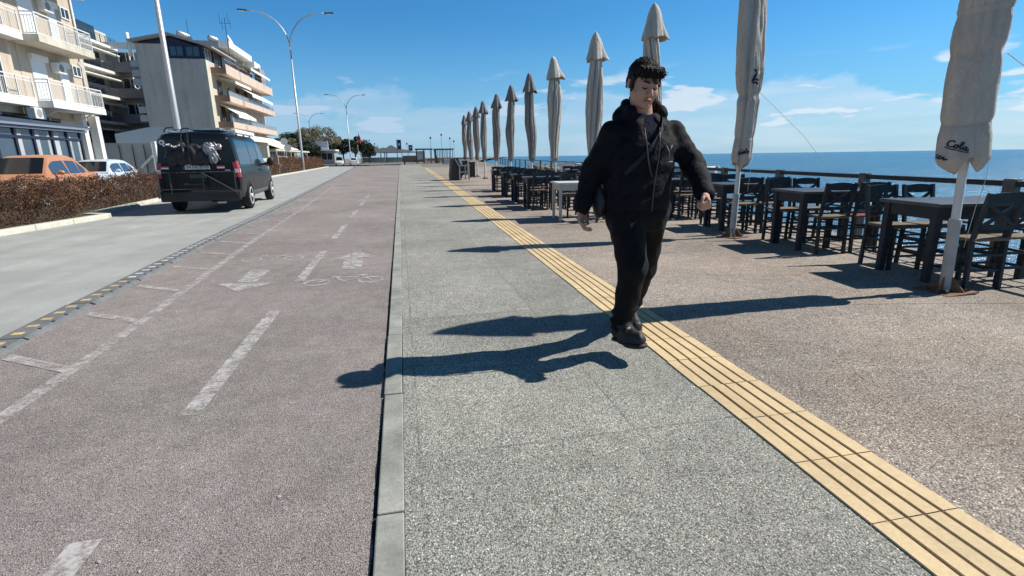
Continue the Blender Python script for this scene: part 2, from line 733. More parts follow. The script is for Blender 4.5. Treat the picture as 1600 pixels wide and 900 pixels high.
def concrete(name, col, var=0.25, streak=None, scale=1.2):
    m, t = newmat(name)
    p = t.pos()
    c = t.mix(1.0, col, t.ramp(t.noise(scale, 7, 0.62, p), [(0.28, 1 - var), (0.72, 1 + var * 0.5)]), 'MULTIPLY')
    c = t.mix(1.0, c, t.ramp(t.noise(70, 3, 0.6, p), [(0.3, 0.86), (0.7, 1.1)]), 'MULTIPLY')
    if streak:
        s = t.noise(1.0, 5, 0.6, t.mapv(p, (2.4, 0.12, 1)), 'Fac', 0.3)
        c = t.mix(t.ramp(s, [(0.42, 0.0), (0.62, 0.5)]), c, streak)
    t.l.new(c, t.b.inputs['Base Color'])
    t.b.inputs['Roughness'].default_value = 0.8
    t.b.inputs['Specular IOR Level'].default_value = 0.3
    t.bump(t.noise(120, 3, 0.6, p), 0.3, 0.004)
    return m


M_road = concrete('worn_concrete_road', (0.375, 0.382, 0.358), 0.24, (0.285, 0.285, 0.272))
M_kerb = concrete('kerb_stone', (0.315, 0.315, 0.28), 0.38, None, 4.0)
M_kerbw = concrete('white_kerb_stone', (0.60, 0.57, 0.48), 0.2, None, 3.0)
M_asph = concrete('dark_asphalt', (0.075, 0.075, 0.075), 0.2)
M_land = concrete('dusty_ground', (0.22, 0.20, 0.165), 0.3, None, 0.5)
M_soil = concrete('dry_soil', (0.10, 0.08, 0.055), 0.4, None, 3.0)
M_gap = mat('dark_joint', (0.012, 0.012, 0.011), 0.95, 0.3)
M_tact = None


def _tact():
    m, t = newmat('yellow_tactile_paving')
    p = t.pos()
    c = t.mix(1.0, (0.68, 0.515, 0.29), t.ramp(t.noise(1.6, 6, 0.65, p), [(0.3, 0.74), (0.7, 1.08)]), 'MULTIPLY')
    c = t.mix(1.0, c, t.ramp(t.noise(60, 4, 0.7, p), [(0.3, 0.86), (0.7, 1.08)]), 'MULTIPLY')
    dirt = t.ramp(t.noise(3.4, 6, 0.72, p, 'Fac', 0.8), [(0.50, 0.0), (0.72, 0.45)])
    c = t.mix(dirt, c, (0.40, 0.29, 0.16))
    sc = t.ramp(t.noise(24, 5, 0.75, p, 'Fac', 0.5), [(0.62, 0.0), (0.73, 0.75)])
    c = t.mix(sc, c, (0.30, 0.19, 0.085))
    t.l.new(c, t.b.inputs['Base Color'])
    t.b.inputs['Roughness'].default_value = 0.75
    t.bump(t.noise(90, 4, 0.6, p), 0.25, 0.003)
    return m


M_tact = _tact()


def paint(name, col, keep=0.5, scale=9.0):
    """worn thermoplastic: flakes off to the surface below"""
    m, t = newmat(name)
    p = t.pos()
    n = t.noise(scale, 6, 0.72, p)
    n2 = t.noise(55, 4, 0.7, p)
    f = t.math('ADD', t.math('MULTIPLY', n, 0.6), t.math('MULTIPLY', n2, 0.4))
    a = t.ramp(f, [(0.5 - 0.12 * keep - 0.05, 0.05), (0.62 - 0.14 * keep, 0.92)])
    t.b.inputs['Base Color'].default_value = (*col, 1)
    t.b.inputs['Roughness'].default_value = 0.8
    t.l.new(a, t.b.inputs['Alpha'])
    return m


M_paint = paint('worn_white_paint', (0.48, 0.455, 0.44), 0.36)
M_paint2 = paint('worn_pale_paint', (0.46, 0.425, 0.41), 0.34)


def struct(o):
    return tag(o, kind='structure')


def strip(name, L, Rr, z, m, thick=0.0):
    """surface between two polylines [(x,y)...] sampled at the same stations"""
    b = MB()
    n = len(L)
    for i in range(n - 1):
        b.quad((*L[i], z), (*Rr[i], z), (*Rr[i + 1], z), (*L[i + 1], z))
    if thick:
        for i in range(n - 1):
            b.quad((*Rr[i], z), (*Rr[i], z - thick), (*Rr[i + 1], z - thick), (*Rr[i + 1], z))
            b.quad((*L[i], z), (*L[i + 1], z), (*L[i + 1], z - thick), (*L[i], z - thick))
    return struct(b.build(name, m))


YS = [-6, -2, 2, 4, 6, 9, 12, 14, 17, 20, 25, 30, 35, 40, 48, 58, 70, 84, 100]
DIVR = [(-10, -2.3), (3.86, -2.72), (8.8, -3.0), (14, -3.16), (20.4, -3.46), (39.7, -4.4), (82, -6.6), (110, -9.0)]
LKERB = [(-10, -10.3), (11.16, -7.33), (14.2, -6.92), (14.6, -7.55), (30, -9.0), (48, -9.95), (58, -10.3), (84, -11.6), (121, -13.0)]
dv = lambda y: float(lerp_tab(DIVR, y))
lk = lambda y: float(lerp_tab(LKERB, y))
tl = lambda y: 1.50 + 0.0215 * (y - 1)          # left edge of the tactile strip
TW = 0.375
rl = lambda y: 6.30 + 0.12 * (y - 4.2)          # railing line

Z_PATH, Z_ROAD, Z_LAND = -0.018, -0.05, -0.10

# far land, coast
b = MB()
shore = [(rl(y) + 0.1, y) for y in (-60, 0, 40, 92)] + [(18.5, 110), (26, 180), (70, 420), (300, 1500), (1400, 7000)]
poly = shore + [(-7000, 7000), (-7000, -60)]
b.quad(*[(x, y, Z_LAND) for x, y in poly])
struct(b.build('ground', M_land))

YP = YS
strip('promenade', [(-0.066, y) for y in YP], [(tl(y), y) for y in YP], 0.0, M_prom)
strip('terrace', [(tl(y) + TW, y) for y in YP[:17]], [(rl(y) + 0.12, y) for y in YP[:17]], 0.0, M_terr)
b = MB()
for i in range(len(YP) - 3):
    y0, y1 = YP[i], YP[i + 1]
    b.quad((rl(y0) + 0.12, y0, -0.004), (rl(y0) + 0.12, y0, -3), (rl(y1) + 0.12, y1, -3), (rl(y1) + 0.12, y1, -0.004))
struct(b.build('sea_wall', M_kerb))

# tactile strip: tiles of five ribs
b = MB()
strip('tactile_paving_bed', [(tl(y), y) for y in YP], [(tl(y) + TW, y) for y in YP], 0.001, mat('tactile_groove', (0.20, 0.14, 0.075), 0.9, 0.3))
y = -1.0
while y < 70:
    L = 0.37
    g = 0.0022 if y < 25 else 0.0
    x0 = tl(y + L / 2)
    jig = random.uniform(-0.004, 0.004)
    for k in range(5):
        w = TW / 5
        gl = 0.006 if k else 0.001
        xa, xb = x0 + k * w + gl + jig, x0 + (k + 1) * w - 0.006 * (k < 4) + jig
        dx = 0.0215 * L / 2
        zt = 0.0075 + random.uniform(-0.0012, 0.0012)
        ya, yb = y + g, y + L - g
        vs = [(xa - dx, ya, 0), (xb - dx, ya, 0), (xb + dx, yb, 0), (xa + dx, yb, 0)]
        top = [(xa - dx + .003, ya, zt), (xb - dx - .003, ya, zt), (xb + dx - .003, yb, zt), (xa + dx + .003, yb, zt)]
        b.add(vs + top, [(4, 5, 6, 7), (0, 1, 5, 4), (1, 2, 6, 5), (2, 3, 7, 6), (3, 0, 4, 7)])
    y += L
struct(b.build('tactile_paving', M_tact, fix=False))

# edging kerb between path and promenade, one metre stones with open joints
b = MB()
y = -2.3
while y < 95:
    j = random.uniform(-0.003, 0.003)
    zt = 0.003 + random.uniform(-0.002, 0.002)
    b.box(-0.168 + j, y + 0.004, -0.12, -0.069 + j, y + 0.985, zt)
    y += 0.99
struct(b.build('kerb', M_kerb, bevel=0.006))
b = MB()
n = 700
ys = np.concatenate([np.linspace(-1, 20, 500), np.linspace(20.2, 95, 200)])
gl = [(-0.176 - 0.008 * math.sin(3 * q) * math.sin(1.7 * q) - random.uniform(0, 0.010), q) for q in ys]
for i in range(len(ys) - 1):
    b.quad((*gl[i], Z_PATH + 0.002), (-0.165, ys[i], Z_PATH + 0.002), (-0.165, ys[i + 1], Z_PATH + 0.002), (*gl[i + 1], Z_PATH + 0.002))
struct(b.build('kerb_gap', M_gap, fix=False))

strip('bicycle_path', [(dv(y) - 0.28, y) for y in YS], [(-0.06, y) for y in YS], Z_PATH, M_path, 0.06)
# carriageway
YR = sorted(set(YS + [11, 14.2, 14.6, 46]))
strip('road', [(lk(y) - 0.02, y) for y in YR], [(dv(y) - 0.2, y) for y in YR], Z_ROAD, M_road)
# far end: the lane and path turn away to the left
b = MB()
b.quad((-60, 96, Z_ROAD - 0.008), (-2, 96, Z_ROAD - 0.008), (0, 104, Z_ROAD - 0.008), (-60, 110, Z_ROAD - 0.008))
struct(b.build('crossing_road', M_road))
# parking road on the far side of the median
b = MB()
b.quad((-16, -20, -0.08), (-9.6, -20, -0.08), (-10.6, 30, -0.08), (-13.6, 100, -0.08), (-20, 100, -0.08), (-15.4, 34, -0.08))
struct(b.build('service_road', M_asph))
b = MB()
b.box(-30, -20, -0.11, -15.3, 34, 0.03)
b.box(-40, 34.1, -0.11, -15.6, 92, 0.025)
struct(b.build('pavement', M_kerb))

# left kerb and the planted median behind it
b = MB()
pts = [(lk(y), y) for y in (-8, -2, 3, 6, 8, 9, 10, 11, 12, 13, 14.1)]
for (xa, ya), (xb, yb) in zip(pts, pts[1:]):
    L = math.hypot(xb - xa, yb - ya)
    b.bar((xa - 0.09, ya + .006, -0.03), (xb - 0.09, yb - .006, -0.03), 0.18, 0.17)
b.bar((-7.0, 14.19, -0.03), (-7.6, 14.5, -0.03), 0.18, 0.168)
pts = [(lk(y), y) for y in np.arange(15, 96, 1.5)]
for (xa, ya), (xb, yb) in zip(pts, pts[1:]):
    b.bar((xa - 0.09, ya + .01, -0.03), (xb - 0.09, yb - .01, -0.03), 0.18, 0.17)
struct(b.build('median_kerb', M_kerbw, bevel=0.018))
YM = [-8, 3, 8, 11, 14.1, 14.62, 20, 30, 48, 58, 84, 95]
strip('median_soil', [(min(lk(y) - 1.3, -9.55 - 0.03 * y), y) for y in YM], [(lk(y) - 0.17, y) for y in YM], 0.02, M_soil, 0.1)

# painted markings on the path
b = MB()
zp = Z_PATH + 0.004
edge = lambda y: dv(y) + 0.60 - 0.004 * max(0, y - 6)
ye = np.linspace(2.6, 32, 40)
for a, c in zip(ye, ye[1:]):
    b.quad((edge(a) - .045, a, zp), (edge(a) + .045, a, zp), (edge(c) + .045, c, zp), (edge(c) - .045, c, zp))
y = 2.45
while y < 18:
    b.quad((edge(y) - .04, y + .0, zp + .001), (edge(y) - .04, y + .09, zp + .001), (dv(y) + 0.03, y + 0.44, zp + .001), (dv(y) + 0.03, y + 0.34, zp + .001))
    y += 1.03
struct(b.build('edge_line', M_paint2))
b = MB()
y = -0.35
while y < 20:
    dx = -0.004 * max(0, y - 9)
    x = -1.145 + dx
    b.quad((x - .05, y, zp), (x + .05, y, zp), (x + .05, y + (2.12 if y < 0 else 1.9), zp), (x - .05, y + (2.12 if y < 0 else 1.9), zp))
    y += 3.03
struct(b.build('centre_line', M_paint))
b = MB()
# arrow towards the viewer (left lane) and away (right lane)
b.quad((-1.98, 5.80, zp), (-1.68, 5.40, zp), (-1.36, 5.74, zp))
b.quad((-1.80, 5.82, zp), (-1.60, 5.80, zp), (-1.585, 6.42, zp), (-1.82, 6.46, zp))
b.quad((-0.98, 6.84, zp), (-0.38, 6.96, zp), (-0.66, 7.40, zp))
b.quad((-0.77, 6.22, zp), (-0.53, 6.18, zp), (-0.56, 6.88, zp), (-0.79, 6.87, zp))
struct(b.build('lane_arrow', M_paint))


def bike(b, cx, cy, w, h, flip=1):
    def ring(x, y, r, ry):
        N = 20
        for i in range(N):
            a0, a1 = 2 * math.pi * i / N, 2 * math.pi * (i + 1) / N
            b.quad(*[(x + rr * q * math.cos(a), y + ry * q * math.sin(a), zp) for a, q, rr in ((a0, 1, r), (a1, 1, r), (a1, .74, r), (a0, .74, r))])
    def ln(p, q, wd=0.026):
        b.quad(*[(cx + flip * a, cy + c, zp + .001) for a, c in ((p[0], p[1] - wd), (q[0], q[1] - wd), (q[0], q[1] + wd), (p[0], p[1] + wd))])
    ring(cx - w * .33, cy, w * .17, h * .42)
    ring(cx + w * .33, cy, w * .17, h * .42)
    ln((-w * .33, 0), (-w * .13, h * .5))
    ln((-w * .13, h * .5), (w * .2, h * .5))
    ln((w * .33, 0), (w * .2, h * .62))
    ln((-w * .13, h * .5), (0, 0))
    ln((0, 0), (w * .2, h * .5))
    ln((-w * .2, h * .66), (-w * .08, h * .66))
    ln((w * .14, h * .72), (w * .27, h * .72))


b = MB()
bike(b, -0.67, 5.58, 0.84, 0.36)
bike(b, -1.73, 7.16, 0.78, 0.36, -1)
struct(b.build('bicycle_symbol', M_paint))

# sea
m, t = newmat('sea_water')
p = t.pos()
n1 = t.noise(0.9, 6, 0.62, t.mapv(p, (0.55, 1.0, 1)))
n2 = t.noise(0.045, 5, 0.55, t.mapv(p, (1, 0.4, 1)))
c = t.mix(t.ramp(n2, [(0.35, 0.0), (0.68, 1.0)]), (0.006, 0.080, 0.165), (0.013, 0.140, 0.245))
sx = t.new('ShaderNodeSeparateXYZ')
t.l.new(p, sx.inputs[0])
foam = t.math('MULTIPLY', t.ramp(t.noise(0.55, 6, 0.7, t.mapv(p, (1.0, 0.25, 1)), 'Fac', 0.6), [(0.60, 0.0), (0.68, 1.0)]),
              t.ramp(t.math('DIVIDE', sx.outputs[0], 60.0), [(0.16, 0.55), (0.62, 0.0)]))
n4 = t.noise(0.30, 6, 0.68, t.mapv(p, (0.35, 1.0, 1)), 'Fac', 0.4)
c = t.mix(1.0, c, t.ramp(n4, [(0.34, 0.62), (0.5, 1.0), (0.68, 1.28)]), 'MULTIPLY')
c = t.mix(foam, c, (0.62, 0.70, 0.72))
t.l.new(c, t.b.inputs['Base Color'])
t.b.inputs['Roughness'].default_value = 0.22
t.b.inputs['Specular IOR Level'].default_value = 0.22
bp = t.new('ShaderNodeBump')
bp.inputs['Strength'].default_value = 1.0
bp.inputs['Distance'].default_value = 0.55
t.l.new(n1, bp.inputs['Height'])
t.l.new(bp.outputs[0], t.b.inputs['Normal'])
b = MB()
b.quad((-9000, -300, -1.5), (40000, -300, -1.5), (40000, 45000, -1.5), (-9000, 45000, -1.5))
struct(b.build('sea', m))
# ------------------------------------------------------------------ buildings
M_peach = mat('peach_render', (0.55, 0.455, 0.355), 0.85, 0.12, 0.8, bump=0.1, fine=0.05, streak=0.4)
M_cream = mat('cream_render', (0.60, 0.55, 0.44), 0.85, 0.12, 0.8, fine=0.05, streak=0.5)
M_white = mat('white_render', (0.74, 0.735, 0.70), 0.8, 0.1, 0.9, fine=0.04, streak=0.35)
M_whitem = mat('white_painted_metal', (0.74, 0.74, 0.72), 0.45, 0.08, 2.0)
M_shut = mat('white_shutter', (0.72, 0.73, 0.74), 0.5, 0.06, 1.0)
M_grey = mat('grey_render', (0.56, 0.49, 0.425), 0.9, 0.14, 0.35, fine=0.06, streak=0.45)
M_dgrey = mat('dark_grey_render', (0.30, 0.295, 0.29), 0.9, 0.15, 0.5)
M_slate = mat('slate_blue_metal', (0.055, 0.075, 0.105), 0.42, 0.12, 1.5)
M_navy = mat('navy_window_frame', (0.022, 0.022, 0.05), 0.4, 0.1, 3.0)
M_awn = mat('white_awning_canvas', (0.76, 0.74, 0.67), 0.8, 0.1, 1.2)
M_pinkc = mat('salmon_balcony_front', (0.60, 0.475, 0.385), 0.85, 0.1, 0.9, streak=0.4)
M_brown = mat('brown_balcony_end', (0.26, 0.16, 0.115), 0.8, 0.12, 1.5)
M_steel = mat('galvanised_steel', (0.48, 0.49, 0.50), 0.4, 0.12, 4.0, metal=0.7)
M_black = mat('black_plastic', (0.018, 0.018, 0.019), 0.55, 0.2, 4.0)
M_curt = mat('pale_curtain', (0.58, 0.60, 0.60), 0.8, 0.16, 2.5)
M_pipe = mat('drain_pipe', (0.62, 0.60, 0.55), 0.5, 0.1, 3.0)


def glass(name, col, rough=0.06):
    m, t = newmat(name)
    t.b.inputs['Base Color'].default_value = (*col, 1)
    t.b.inputs['Roughness'].default_value = rough
    t.b.inputs['Specular IOR Level'].default_value = 0.8
    t.l.new(t.ramp(t.noise(2.0, 3, 0.5, t.obj()), [(0.3, rough * 0.5), (0.7, rough * 2)]), t.b.inputs['Roughness'])
    return m


M_glass = glass('dark_window_glass', (0.022, 0.028, 0.034))
M_glassb = glass('blue_grey_glass', (0.055, 0.085, 0.115), 0.12)


def railing_x(b, x, y0, y1, z, h=1.0, step=0.12, post=1.1):
    """balcony railing in a plane x = const"""
    b.bar((x, y0, z + h), (x, y1, z + h), 0.05, 0.05)
    b.bar((x, y0, z + h - 0.16), (x, y1, z + h - 0.16), 0.03, 0.03)
    b.bar((x, y0, z + 0.06), (x, y1, z + 0.06), 0.04, 0.04)
    n = max(1, int(abs(y1 - y0) / step))
    for i in range(n + 1):
        y = y0 + (y1 - y0) * i / n
        b.bar((x, y, z + 0.06), (x, y, z + h - 0.16), 0.016)
    n = max(1, int(round(abs(y1 - y0) / post)))
    for i in range(n + 1):
        y = y0 + (y1 - y0) * i / n
        b.bar((x, y, z), (x, y, z + h), 0.05)


def railing_y(b, y, x0, x1, z, h=1.0, step=0.12):
    b.bar((x0, y, z + h), (x1, y, z + h), 0.05, 0.05)
    b.bar((x0, y, z + h - 0.16), (x1, y, z + h - 0.16), 0.03, 0.03)
    b.bar((x0, y, z + 0.06), (x1, y, z + 0.06), 0.04, 0.04)
    n = max(1, int(abs(x1 - x0) / step))
    for i in range(n + 1):
        x = x0 + (x1 - x0) * i / n
        b.bar((x, y, z + 0.06), (x, y, z + h - 0.16), 0.016)


def window_x(root, x, y0, y1, z0, z1, frame=M_whitem, pane=M_glass, mull=1, label=None):
    f = MB()
    w = 0.06
    f.box(x, y0, z0, x + 0.06, y0 + w, z1)
    f.box(x, y1 - w, z0, x + 0.06, y1, z1)
    f.box(x, y0 + w, z0, x + 0.06, y1 - w, z0 + w)
    f.box(x, y0 + w, z1 - w, x + 0.06, y1 - w, z1)
    for i in range(mull):
        ym = y0 + (y1 - y0) * (i + 1) / (mull + 1)
        f.box(x + 0.002, ym - w / 2, z0 + w, x + 0.055, ym + w / 2, z1 - w)
    o = f.build('window', frame, root)
    p = MB().box(x + 0.004, y0 + w * .8, z0 + w * .8, x + 0.03, y1 - w * .8, z1 - w * .8)
    p.build('pane', pane, o)
    if label:
        o['label'] = label
    return o


def window_y(root, y, x0, x1, z0, z1, frame=M_whitem, pane=M_glass, mull=1):
    f = MB()
    w = 0.07
    f.box(x0, y - 0.06, z0, x0 + w, y, z1)
    f.box(x1 - w, y - 0.06, z0, x1, y, z1)
    f.box(x0 + w, y - 0.06, z0, x1 - w, y, z0 + w)
    f.box(x0 + w, y - 0.06, z1 - w, x1 - w, y, z1)
    for i in range(mull):
        xm = x0 + (x1 - x0) * (i + 1) / (mull + 1)
        f.box(xm - w / 2, y - 0.055, z0 + w, xm + w / 2, y - 0.002, z1 - w)
    o = f.build('window', frame, root)
    MB().box(x0 + w * .8, y - 0.03, z0 + w * .8, x1 - w * .8, y - 0.004, z1 - w * .8).build('pane', pane, o)
    return o


# ---- peach apartment block on the far left
B1 = thing('apartment_building', 'peach apartment block with white railed balconies above the dark glazed restaurant', 'building', (-17.8, 33, 0))
ox, oy = -17.8, 33.0


def bx(mb, x0, y0, z0, x1, y1, z1):
    return mb.box(x0 - ox, y0 - oy, z0, x1 - ox, y1 - oy, z1)


w = MB()
bx(w, -27, 31.2, 3.6, -17.8, 36.9, 13.4)
bx(w, -27, 14, 3.6, -17.82, 31.2, 13.4)
w.build('wall', M_peach, B1)
w = MB()
bx(w, -26.5, 14, 0, -18.4, 36.4, 3.6)
w.build('ground_floor', M_white, B1)
# floor slabs / balconies: the near run set back, the far run proud
for zi, z in enumerate((3.9, 6.9, 9.9)):
    s = MB()
    bx(s, -17.79, 30.75, z, -16.5, 35.5, z + 0.33)
    o = s.build('balcony_slab', M_cream if zi else M_white, B1, bevel=0.01)
    s = MB()
    bx(s, -17.81, 20, z + .02, -17.15, 30.74, z + 0.36)
    s.build('balcony_slab', M_white, B1, bevel=0.01)
    if zi < 2:
        r = MB()
        railing_x(r, -16.56 - ox, 30.8 - oy, 35.45 - oy, z + 0.33, 0.98)
        railing_y(r, 30.8 - oy, -17.1 - ox, -16.56 - ox, z + 0.33, 0.98)
        railing_y(r, 35.45 - oy, -17.7 - ox, -16.56 - ox, z + 0.33, 0.98)
        r.build('balcony_railing', M_whitem, B1)
        r = MB()
        railing_x(r, -17.2 - ox, 22 - oy, 30.7 - oy, z + 0.36, 0.98)
        r.build('balcony_railing', M_whitem, B1)
for z in (4.25, 7.25):
    for y0, y1 in ((31.95, 33.1), (34.2, 34.95)):
        d = MB()
        bx(d, -17.8, y0, z, -17.74, y1, z + 2.05)
        for k in range(20):
            bx(d, -17.742, y0 + .05, z + 0.05 + k * 0.1, -17.732, y1 - .05, z + 0.13 + k * 0.1)
        o = d.build('shuttered_door', M_shut, B1)
        a = MB()
        bx(a, -17.8, y0 - .05, z + 2.05, -17.58, y1 + .05, z + 2.32)
        a.build('shutter_box', M_whitem, o)
    o = window_x(B1, 0.0, 35.5 - oy, 36.3 - oy, z + 1.75, z + 2.35, M_whitem, M_glass)
for z in (4.25, 7.25, 10.25):
    window_x(B1, -0.015, 28.6 - oy, 29.9 - oy, z + 0.1, z + 2.2, M_whitem, M_glass, 1)
    window_x(B1, -0.015, 25.2 - oy, 26.6 - oy, z + 0.1, z + 2.2, M_whitem, M_glass, 1)
p = MB()
p.tube([(0.08, 36.6 - oy, 13), (0.08, 36.6 - oy, 7.6), (0.08, 36.4 - oy, 7.2), (0.08, 36.4 - oy, 0)], 0.055, 8)
p.tube([(0.08, 36.2 - oy, 6.85), (0.08, 36.4 - oy, 6.4)], 0.04, 8)
p.build('drain_pipe', M_pipe, B1, smooth=True)
for y in (34.6, 36.0):
    bx(p := MB(), -17.75, y, 0, -17.35, y + .4, 3.88)
    p.build('column', M_white, B1)
p = MB()
for y in (31.6, 32.6, 33.5):
    bx(p, -18.38, y, 3.0, -18.3, y + .08, 3.85)
p.bar((0.1, 31.2 - oy, 3.3), (1.1, 31.6 - oy, 3.88), 0.05)
p.bar((0.1, 34.4 - oy, 3.3), (1.1, 34.4 - oy, 3.88), 0.05)
p.build('bracket', M_whitem, B1)
g = MB()
bx(g, -18.39, 30.8, 2.9, -18.35, 34.5, 3.7)
g.build('transom_window', M_glassb, B1)

for y, z in ((30.2, 3.35), (33.6, 5.9), (33.55, 8.9)):
    a = MB()
    bx(a, -17.79 if z > 3.6 else -17.4, y, z, -17.45 if z > 3.6 else -17.05, y + .75, z + .52)
    o = a.build('air_conditioner', M_whitem, B1, bevel=.02)
    f = MB()
    f.lathe([(.2, .0), (.2, .008), (0, .008)], 16, (-17.45 - ox if z > 3.6 else -17.05 - ox, y + .3 - oy, z + .26), 'x')
    f.build('fan_grille', M_dgrey, o)

# ---- restaurant pavilion in front of it
RT = thing('restaurant_pavilion', 'slate framed glass dining pavilion with sloping dark roof below the peach block', 'restaurant', (-16.5, 28, 0))
ox, oy = -16.5, 28.0
b = MB()
for y in (18, 20.2, 22.3, 24.4, 26.35, 27.55, 28.75, 30.1, 31.3, 32.45):
    bx(b, -16.62, y - .07, 0, -16.5, y + .07, 2.78)
bx(b, -16.625, 18, 2.36, -16.505, 32.5, 2.47)
bx(b, -16.63, 18, 0.0, -16.51, 32.5, 0.45)
b.build('frame', M_navy, RT)
b = MB()
for k, y in enumerate((18.1, 20.3, 22.4, 24.5, 26.45, 27.65, 28.85, 30.2, 31.4)):
    y1 = (20.1, 22.2, 24.3, 26.25, 27.45, 28.65, 30.0, 31.2, 32.35)[k]
    bx(b, -16.58, y, .45, -16.56, y1, 2.36)
    bx(b, -16.58, y, 2.47, -16.56, y1, 2.78)
b.build('pane', M_glassb, RT)
g = random.Random(3)
b = MB()
for y0, y1, zz in ((27.72, 27.95, 2.7), (28.9, 29.15, 2.7), (29.75, 29.9, 2.7), (30.25, 30.6, 2.7), (31.42, 31.6, 2.7), (32.15, 32.3, 2.3)):
    b = MB()
    pts = np.linspace(y0, y1, 9)
    for k in range(8):
        xx = -16.553 + 0.012 * (k % 2)
        bx(b, xx - 0.01, pts[k], 0.75, xx, pts[k + 1], 2.33)
        if zz > 2.4:
            bx(b, xx - 0.01, pts[k], 2.48, xx, pts[k + 1], 2.74)
    b.build('curtain', M_curt, RT)
b = MB()
bx(b, -16.9, 18, 2.78, -16.3, 32.7, 2.87)
bx(b, -16.9, 18, 2.9, -16.2, 32.8, 3.0)
b.build('gutter', mat('grey_gutter', (0.22, 0.24, 0.30), 0.45, 0.1), RT)
b = MB()
b.add([(-16.22 - ox, 18 - oy, 3.0), (-16.22 - ox, 32.8 - oy, 3.0), (-18.2 - ox, 32.8 - oy, 3.05), (-18.2 - ox, 18 - oy, 3.05),
       (-16.22 - ox, 18 - oy, 3.30), (-16.22 - ox, 32.75 - oy, 3.10), (-18.3 - ox, 32.6 - oy, 3.28), (-18.3 - ox, 18 - oy, 4.05)],
      [(0, 1, 5, 4), (1, 2, 6, 5), (2, 3, 7, 6), (3, 0, 4, 7), (4, 5, 6, 7), (3, 2, 1, 0)])
b.build('roof', M_slate, RT)
for i in range(7):
    y = 18.5 + i * 2.0
    MB().bar((-16.3 - ox, y - oy, 3.34 - i * .03), (-18.25 - ox, y - oy, 4.08 - i * .11), 0.09, 0.12).build('roof_rib', M_black, RT)
b = MB()
b.box(-0.15, -3.2, 3.28, -0.05, -0.9, 3.75)
b.build('fascia_board', M_navy, RT)
tag(RT)

# ---- block with stepped white awnings further back
B3 = thing('apartment_building', 'cream apartment block with stacked white awning edges behind the peach block', 'building', (-33.3, 66, 0))
w = MB().box(-12, -3, 0, 0, 9, 16)
w.build('wall', M_cream, B3)
for z in (2.6, 5.5, 8.35, 11.2, 14.0):
    MB().box(0, -3, z, 1.3, 8.2, z + .28).build('balcony_slab', M_white, B3)
    MB().box(1.2, -3, z - .75, 1.75, 7.4, z - .62).build('awning', M_awn, B3)
    r = MB()
    railing_x(r, 1.25, -2.9, 8.1, z + .28, 0.9, 0.2)
    r.build('balcony_railing', M_slate, B3)
    a = MB()
    a.bar((0.1, 7.3, z - .1), (1.7, 7.3, z - .68), 0.06)
    a.bar((1.7, 7.3, z - .68), (1.5, 7.6, z - 1.5), 0.05)
    a.build('awning_arm', M_whitem, B3)
    MB().box(0.0, 0, z + .3, 0.05, 6.5, z + 2.3).build('window', M_glass, B3)
d = MB()
d.lathe([(0.0, -0.02), (0.25, 0.03), (0.5, 0.14), (0.55, 0.2)], 16, (1.6, 6.2, 3.6), 'x')
d.bar((0.0, 6.2, 3.4), (1.6, 6.2, 3.6), .05)
d.build('satellite_dish', M_whitem, B3)

# ---- dark block in shade
B4 = thing('apartment_building', 'shaded grey apartment block with deep balconies between the cream and grey blocks', 'building', (-33, 74, 0))
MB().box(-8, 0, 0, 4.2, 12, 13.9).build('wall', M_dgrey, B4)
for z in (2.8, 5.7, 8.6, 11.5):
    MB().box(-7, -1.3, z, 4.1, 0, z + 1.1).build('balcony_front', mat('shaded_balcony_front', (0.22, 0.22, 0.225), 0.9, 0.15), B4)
    for x in (-5.2, -2.2, 1.0):
        window_y(B4, 0.0, x, x + 1.7, z + 0.95, z + 2.4, M_whitem, M_glass)
    c = MB()
    c.tube([(2.8, -1.4, z + 2.3), (2.8, -1.4, z + 1.2), (3.3, -1.4, z + .9)], 0.08, 8)
    c.build('vent_pipe', M_whitem, B4, smooth=True)
MB().box(-7, -1.4, 14.0, 4.2, -1.2, 14.7).build('roof_parapet', M_white, B4)
MB().bar((-6, -1.2, 15.2), (-5.6, -1.2, 19.0), 0.3).build('flue', mat('plum_flue', (0.14, 0.06, 0.09), 0.6), B4)

# ---- grey gable block with salmon balconies
B2 = thing('apartment_building', 'apartment block with blank grey gable wall, salmon balconies and rooftop water heaters', 'building', (-17.75, 58, 0))
w = MB()
w.prism([(-5.75, 0), (0, 0), (0, 11.1), (-3.25, 11.1), (-3.25, 12.4), (-5.75, 12.4)], 0, 21, 'y')
w.build('gable_wall', M_grey, B2)
w = MB()
w.box(-0.35, -0.06, 0, 0.1, -0.005, 11.1)
w.build('corner_pilaster', M_cream, B2)
w = MB()
w.box(0.002, 0.05, 0, 0.06, 21, 11.1)
w.build('street_wall', M_cream, B2)
w = MB()
w.box(-3.2, 0.05, 11.1, 0.0, 6, 12.35)
w.build('sunroom_wall', M_navy, B2)
for x0, x1 in ((-2.95, -1.72), (-1.55, -0.3)):
    window_y(B2, 0.05, x0, x1, 11.28, 12.28, M_navy, M_glassb)
window_x(B2, 0.0, 0.3, 1.9, 11.2, 12.2, M_whitem, M_glassb)
r = MB()
r.prism([(-6.1, 12.62), (-2.7, 13.35), (1.0, 12.2), (1.0, 12.08), (-2.7, 13.16), (-6.1, 12.5)], -.7, 7, 'y')
r.build('roof', mat('pale_roof_sheet', (0.42, 0.41, 0.38), 0.7, 0.15), B2)
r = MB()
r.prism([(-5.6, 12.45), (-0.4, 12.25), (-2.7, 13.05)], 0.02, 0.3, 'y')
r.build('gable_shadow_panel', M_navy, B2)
w = MB()
w.box(-8, 7, 12.4, -0.6, 19, 14.2)
w.build('penthouse', M_dgrey, B2)
w = MB()
w.box(-0.58, 7, 13.55, 0.5, 16, 14.25)
w.box(-0.58, 16.1, 13.0, 0.7, 19, 13.7)
